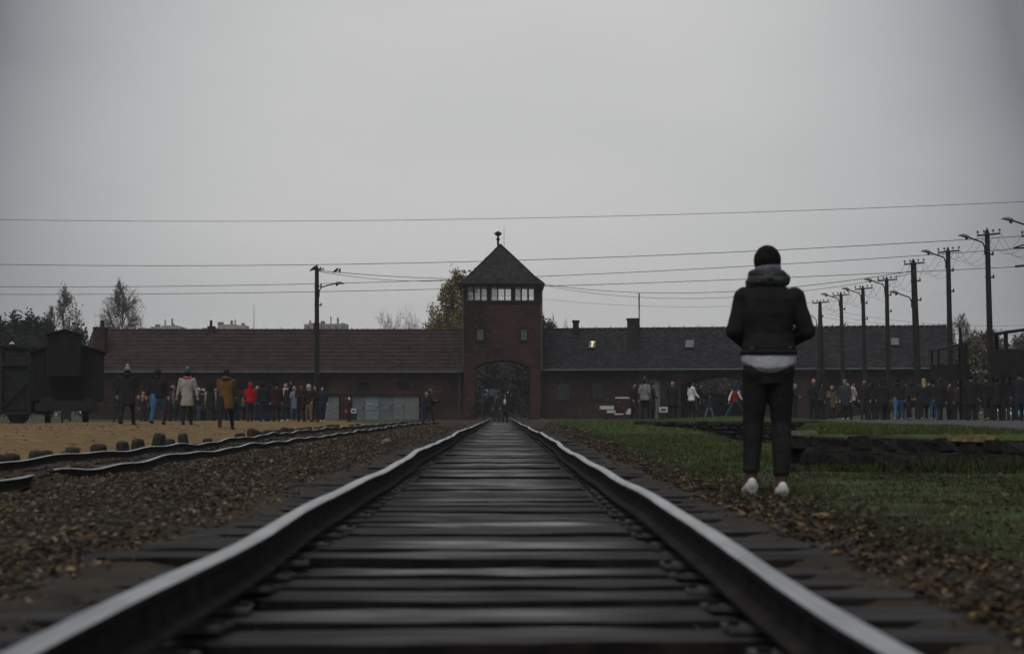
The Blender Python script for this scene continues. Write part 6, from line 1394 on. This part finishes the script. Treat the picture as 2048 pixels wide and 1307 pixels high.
# back rows of the two crowds, told apart by nothing in the photo
rr_ = random.Random(4)
dk_ = [BLK, CH, NVY, DKG, (.035, .02, .02), (.03, .03, .05), (.045, .04, .035)]
for k in range(12):
    person(350 + k * 24.5 + rr_.uniform(-7, 7), rr_.uniform(60, 66), rr_.choice([0, 20, 340, 180, 200]), 'dark-clothed visitor half hidden in the back rows of the left tour group', rr_.choice(dk_), rr_.choice(['short', 'coat']), rr_.choice(dk_), hat=rr_.choice([None, None, BLK, (.06, .06, .065)]), la=rr_.choice(['down', 'front', 'pocket']), ra=rr_.choice(['down', 'front', 'pocket', 'up']), group='back rows of the left tour group', st=rr_.uniform(0, .25))
for k in range(16):
    person(1738 + k * 19.5 + rr_.uniform(-6, 6), rr_.uniform(66, 74), rr_.choice([0, 20, 340, 180, 160]), 'dark-clothed visitor half hidden in the back rows on the gravel path', rr_.choice(dk_), rr_.choice(['short', 'coat']), rr_.choice(dk_), hat=rr_.choice([None, None, BLK, (.06, .06, .065)]), la=rr_.choice(['down', 'front', 'pocket']), ra=rr_.choice(['down', 'front', 'pocket', 'up']), group='back rows on the gravel path', st=rr_.uniform(0, .25))
# things carried
d_ = 93.2; mb = MB(); mb.tube([(0, 0, 0), (.55, 0, .06), (.75, 0, .10)], [.02, .14, .01], 10); mb.tube([(-.15, 0, -.02), (0, 0, 0)], .015, 6)
mb2 = MB(); X = lambda p: wx(p, d_); Zq = lambda p: wz(p, d_); mb2.add([(X(858) - X(858), 0, 0), (X(882) - X(858), -.05, .12), (X(876) - X(858), .05, .0), (X(866) - X(858), 0, -.24), (.1, .12, -.05), (.1, -.12, -.05)], [(0, 1, 4), (0, 5, 1), (1, 2, 4), (1, 5, 2), (2, 3, 4), (2, 5, 3), (3, 0, 4), (3, 5, 0)])
o = mb2.build('umbrella', m_black, None, False, (X(858), d_ - .1, Zq(803))); tag(o, 'dark half-folded umbrella held out by the walker with the grey beanie', 'umbrella')
mb = MB(); mb.tube([(0, 0, 0), (0, 0, .16)], [(.13, .04), (.04, .02)], 8); mb.tube([(0, 0, .16), (0, .0, .3)], .008, 4); o = mb.build('handbag', cloth((.42, .03, .08)), None, False, (wx(692, 95.6), 95.6, wz(824.5, 95.6))); tag(o, 'small pink bag hanging beside the child in the white bobble hat', 'bag')
mb = MB(); mb.tube([(0, 0, 0), (.04, 0, .14), (.09, .0, .28)], [(.06, .03), (.09, .05), (.07, .03)], 8); o = mb.build('carrier_bag', cloth((.03, .28, .07)), None, False, (wx(266, 56.5), 56.2, wz(812, 56.2))); tag(o, 'bright green carrier bag beside the leftmost big walker', 'bag')
mb = MB(); mb.tube([(0, 0, 0), (0, 0, .34), (0, 0, .60)], [.012, .05, .05], 8); mb.tube([(0, 0, .6), (0, 0, .72)], .012, 5); o = mb.build('folded_umbrella', cloth((.10, .018, .02)), None, False, (wx(329, 54.5), 54.5, wz(851, 54.5))); tag(o, 'folded dark red umbrella hanging right of the blue jeans', 'umbrella')
mb = MB(); mb.tube([(0, 0, 0), (0, 0, .22), (0, 0, .45)], [(.08, .05), (.09, .06), (.02, .02)], 8); o = mb.build('shoulder_bag', cloth((.16, .13, .11)), None, False, (wx(486, 83), 83, wz(812, 83))); tag(o, 'taupe shoulder bag hanging left of the red hooded jacket', 'bag')

# ------------------------------------------------------------------ the man standing by the track
MD = 12.25; mx_ = wx(1538, MD); ge = Gf(mx_, MD)
man = empty('person', (mx_, MD, wz(996.5, MD)), R(-2), 'man seen from behind in black jacket, grey scarf and white sneakers beside the track', 'person')
mk = cloth((.023, .023, .0235), 1.0); m_scarf = mat('scarf_grey', (.030, .032, .034), (.065, .068, .074), 25, .95, .006, 60); m_shirt = mat('shirt_white', (.40, .41, .47), (.50, .51, .57), 4, .85, .01, 14); m_sneak = mat('sneaker_white', (.62, .60, .62), (.74, .72, .73), 8, .6); m_tr = cloth((.023, .023, .0235), .95)
Hd = Vector((0.0, .045, 1.642))
LEG = {-1: [Vector((-.085, 0, .90)), Vector((-.108, .035, .52)), Vector((-.126, .02, .10))], 1: [Vector((.078, 0, .90)), Vector((.088, .02, .52)), Vector((.078, -.05, .075))]}
ARM = {-1: [Vector((-.162, 0, 1.42)), Vector((-.238, -.01, 1.17)), Vector((-.10, .20, 1.06))], 1: [Vector((.172, 0, 1.42)), Vector((.268, -.01, 1.17)), Vector((.11, .20, 1.07))]}
b = MB(); Mh = Matrix.Rotation(R(-20), 4, 'X')
b.ball(Hd, .076, .095, .113, 20, 14, M=Mh); b.ball(Hd + Vector((0, .03, -.075)), .055, .06, .05, 12, 8); b.tube([Hd + Vector((0, .09, -.01)), Hd + Vector((0, .115, -.06))], [.012, .017], 8)
b.tube([(0, 0, 1.40), (0, 0, 1.48), (0, .03, 1.56)], [.068, .056, .054], 12)
b.tube([(0, 0, .86), (0, 0, 1.08), (0, 0, 1.3), (0, 0, 1.44)], [(.145, .10), (.13, .09), (.165, .105), (.13, .07)], 16)
ex = MB()
for s in (-1, 1):
    b.ball(Hd + Vector((s * .078, 0, -.01)), .012, .02, .03, 8, 6)
    a0, a1, a2 = ARM[s]; b.tube([a0, a1], [.052, .042], 12); b.tube([a1, a2], [.042, .028], 12)
    dr = (a2 - a1).normalized(); b.tube([a2 - dr * .01, a2 + dr * .05, a2 + dr * .09], [(.026, .02), (.04, .018), (.038, .015)], 10)
    sd = Vector((0, 0, 1)); cu = Vector((-s, 0.2, 0)).normalized()
    for k in range(4):
        q = a2 + dr * .085 + sd * (.028 - .019 * k); l = (.062, .072, .068, .052)[k]; ex.tube([q - dr * .02, q + dr * l * .4, q + dr * l * .7 + cu * .02, q + dr * l * .75 + cu * .042], [.009, .0088, .008, .0065], 8)
    q = a2 + dr * .03 + sd * .03; ex.tube([q, q + dr * .03 + sd * .028, q + dr * .06 + sd * .03 + cu * .012], [.011, .010, .008], 8)
    h, k, a = LEG[s]; b.tube([h, k, a], [.08, .055, .040], 14)
    b.tube([k.lerp(a, .2), k.lerp(a, .35), k.lerp(a, .7), a], [.05, .056, .042, .036], 12); b.ball(a + Vector((0, -.02, -.02)), .036, .042, .05, 10, 8); b.tube([a + Vector((0, -.02, -.03)), a + Vector((0, .12, -.05))], [.034, .03], 8)
bo = link('body', fuse(b, .010, 'body', m_skind, 2, ex), man)
def crease(o, amp, fr, z0=None, stretch=(1, 1, 1), seed=0):
    for v in o.data.vertices:
        p = Vector((v.co.x * stretch[0], v.co.y * stretch[1], v.co.z * stretch[2])) * fr + Vector((seed, 0, 0)); v.co += v.normal * (amp * (mnoise.noise(p) + .5 * mnoise.noise(p * 2.3)))
def putm(mb, name, m, vox=.009, it=3): return link(name, fuse(mb, vox, name, m, it), man)
t = MB(); t.tube([(0, 0, .99), (0, 0, .90), (0, .0, .80)], [(.165, .12), (.186, .13), (.165, .12)], 20)
for s in (-1, 1):
    h, k, a = LEG[s]; e_ = a + Vector((0, 0, .085)); t.ball(h + Vector((s * .0, -.045, -.01)), .092, .085, .10, 14, 10)
    t.tube([h, h.lerp(k, .35), h.lerp(k, .7), k, k.lerp(e_, .3), k.lerp(e_, .7), e_], [(.100, .115), (.094, .10), (.082, .085), (.072, .074), (.070, .072), (.062, .064), (.056, .058)], 16)
o = putm(t, 'trousers', m_tr); crease(o, .006, 7, stretch=(1, 1, 1.8)); 
t = MB(); t.tube([(0, 0, 1.06), (0, -.005, .97), (0, -.01, .90), (0, -.01, .872)], [(.17, .13), (.196, .148), (.192, .15), (.15, .12)], 22)
o = putm(t, 'shirt', m_shirt, .010, 2); crease(o, .004, 9, stretch=(2.0, 2.0, .5))
for v in o.data.vertices:
    if v.co.z < .99: v.co.z += .055 * (abs(v.co.x) / .19) ** 3
j = MB(); j.tube([(0, 0, 1.0), (0, 0, 1.05), (0, -.005, 1.16), (0, -.012, 1.30), (0, -.012, 1.39), (0, -.008, 1.45), (0, 0, 1.49), (0, .01, 1.54)],
       [(.190, .15), (.194, .152), (.168, .138), (.185, .145), (.200, .130), (.160, .11), (.12, .09), (.075, .07)], 24)
for s in (-1, 1):
    a0, a1, a2 = ARM[s]; j.ball(a0 + Vector((s * .005, 0, -.015)), .078, .085, .075, 14, 10)
    j.tube([a0, a0.lerp(a1, .3), a0.lerp(a1, .7), a1, a1 + (a2 - a1) * .15, a1.lerp(a2, .6), a2 - (a2 - a1).normalized() * .01], [.080, .072, .064, .064, .062, .055, .042], 16)
    j.ball(a1, .062, .064, .064, 12, 8)
o = putm(j, 'jacket', mk); crease(o, .006, 5, stretch=(1, 1, 1.2)); crease(o, .003, 11, stretch=(.6, 1, 2.2), seed=9)
for s in (-1, 1):
    q = MB(); q.tube([(s * .13 - .012, -.149, 1.045), (s * .13 + .012, -.149, 1.047)], .007, 8); q.build('stud', m_gutter, man, True)
q = MB(); n = 22
for lay, (r, z, ry, rr_) in enumerate(((.118, 1.515, .098, .042), (.108, 1.548, .096, .036))):
    q.tube([((r) * math.cos(6.2832 * k / n) , .005 + lay * .012 + ry * math.sin(6.2832 * k / n), z + .010 * math.sin(6.2832 * 2 * k / n + lay) - .018 * math.sin(6.2832 * k / n) * 0 + .014 * math.cos(6.2832 * k / n + lay * 2)) for k in range(n + 1)], rr_, 10)
q.tube([(-.10, -.05, 1.50), (.0, -.115, 1.535), (.10, -.06, 1.57)], .03, 8)
o = putm(q, 'scarf', m_scarf, .008, 2); crease(o, .007, 16, stretch=(.6, .6, 3))
q = MB(); q.tube([(.074 * math.cos(6.2832 * k / n), .012 + .078 * math.sin(6.2832 * k / n), 1.598 + .006 * math.cos(6.2832 * k / n)) for k in range(n + 1)], [(.022, .034)] * (n + 1), 10)
o = putm(q, 'neck_cloth', mat('neck_cloth', (.11, .12, .15), (.18, .19, .23), 30, .95, .006, 60), .008, 2); crease(o, .004, 30)
q = MB(); q.tube([(0, 0, 1.0), (0, 0, 1.035)], [(.199, .158), (.200, .159)], 40); q.build('hem_band', mk, man, True)
q = MB(); q.ball(Hd + Vector((0, -.012, .024)), .096, .108, .112, 22, 16, M=Mh); q.ball(Hd + Vector((0, -.05, -.03)), .074, .055, .07, 14, 10)
o = putm(q, 'hair', m_hair, .008, 2); crease(o, .004, 40)
for s in (-1, 1):
    a = LEG[s][2]; zb = -a.z
    q = MB(); q.tube([a + Vector((0, -.075, -.02)), a + Vector((0, -.05, -.015)), a + Vector((0, .02, -.03)), a + Vector((s * .01, .10, -.05)), a + Vector((s * .015, .175, -.06))], [(.034, .04), (.044, .050), (.05, .045), (.05, .034), (.034, .02)], 16)
    q.ball(a + Vector((0, -.062, .004)), .034, .028, .045, 12, 8)
    sh_ = putm(q, 'shoe', m_sneak, .007, 2)
    for v in sh_.data.vertices: v.co.z = max(v.co.z, a.z - .082)
    q = MB(); q.tube([a + Vector((0, -.085, -.078)), a + Vector((0, .17, -.078))], [(.044, .012), (.044, .012)], 12); q.build('sole', m_sneak, sh_, True)
bpy.data.objects.remove(_rt); bpy.data.scenes.remove(_sc2)
for m_ in [m for m in bpy.data.meshes if m.users == 0]: bpy.data.meshes.remove(m_)
# ------------------------------------------------------------------ damp autumn air
hz = bpy.data.materials.new('haze_air'); hz.use_nodes = True; t = hz.node_tree; t.nodes.clear()
pv = N(t, 'ShaderNodeVolumePrincipled'); pv.inputs['Color'].default_value = (.93, .95, 1.0, 1); pv.inputs['Density'].default_value = .0005; pv.inputs['Anisotropy'].default_value = .0
ou = N(t, 'ShaderNodeOutputMaterial'); t.links.new(pv.outputs[0], ou.inputs['Volume'])
mb = MB(); mb.box(-420, 420, -30, 1050, -2.0, 66); o = mb.build('haze', hz); tag(o, kind='stuff')
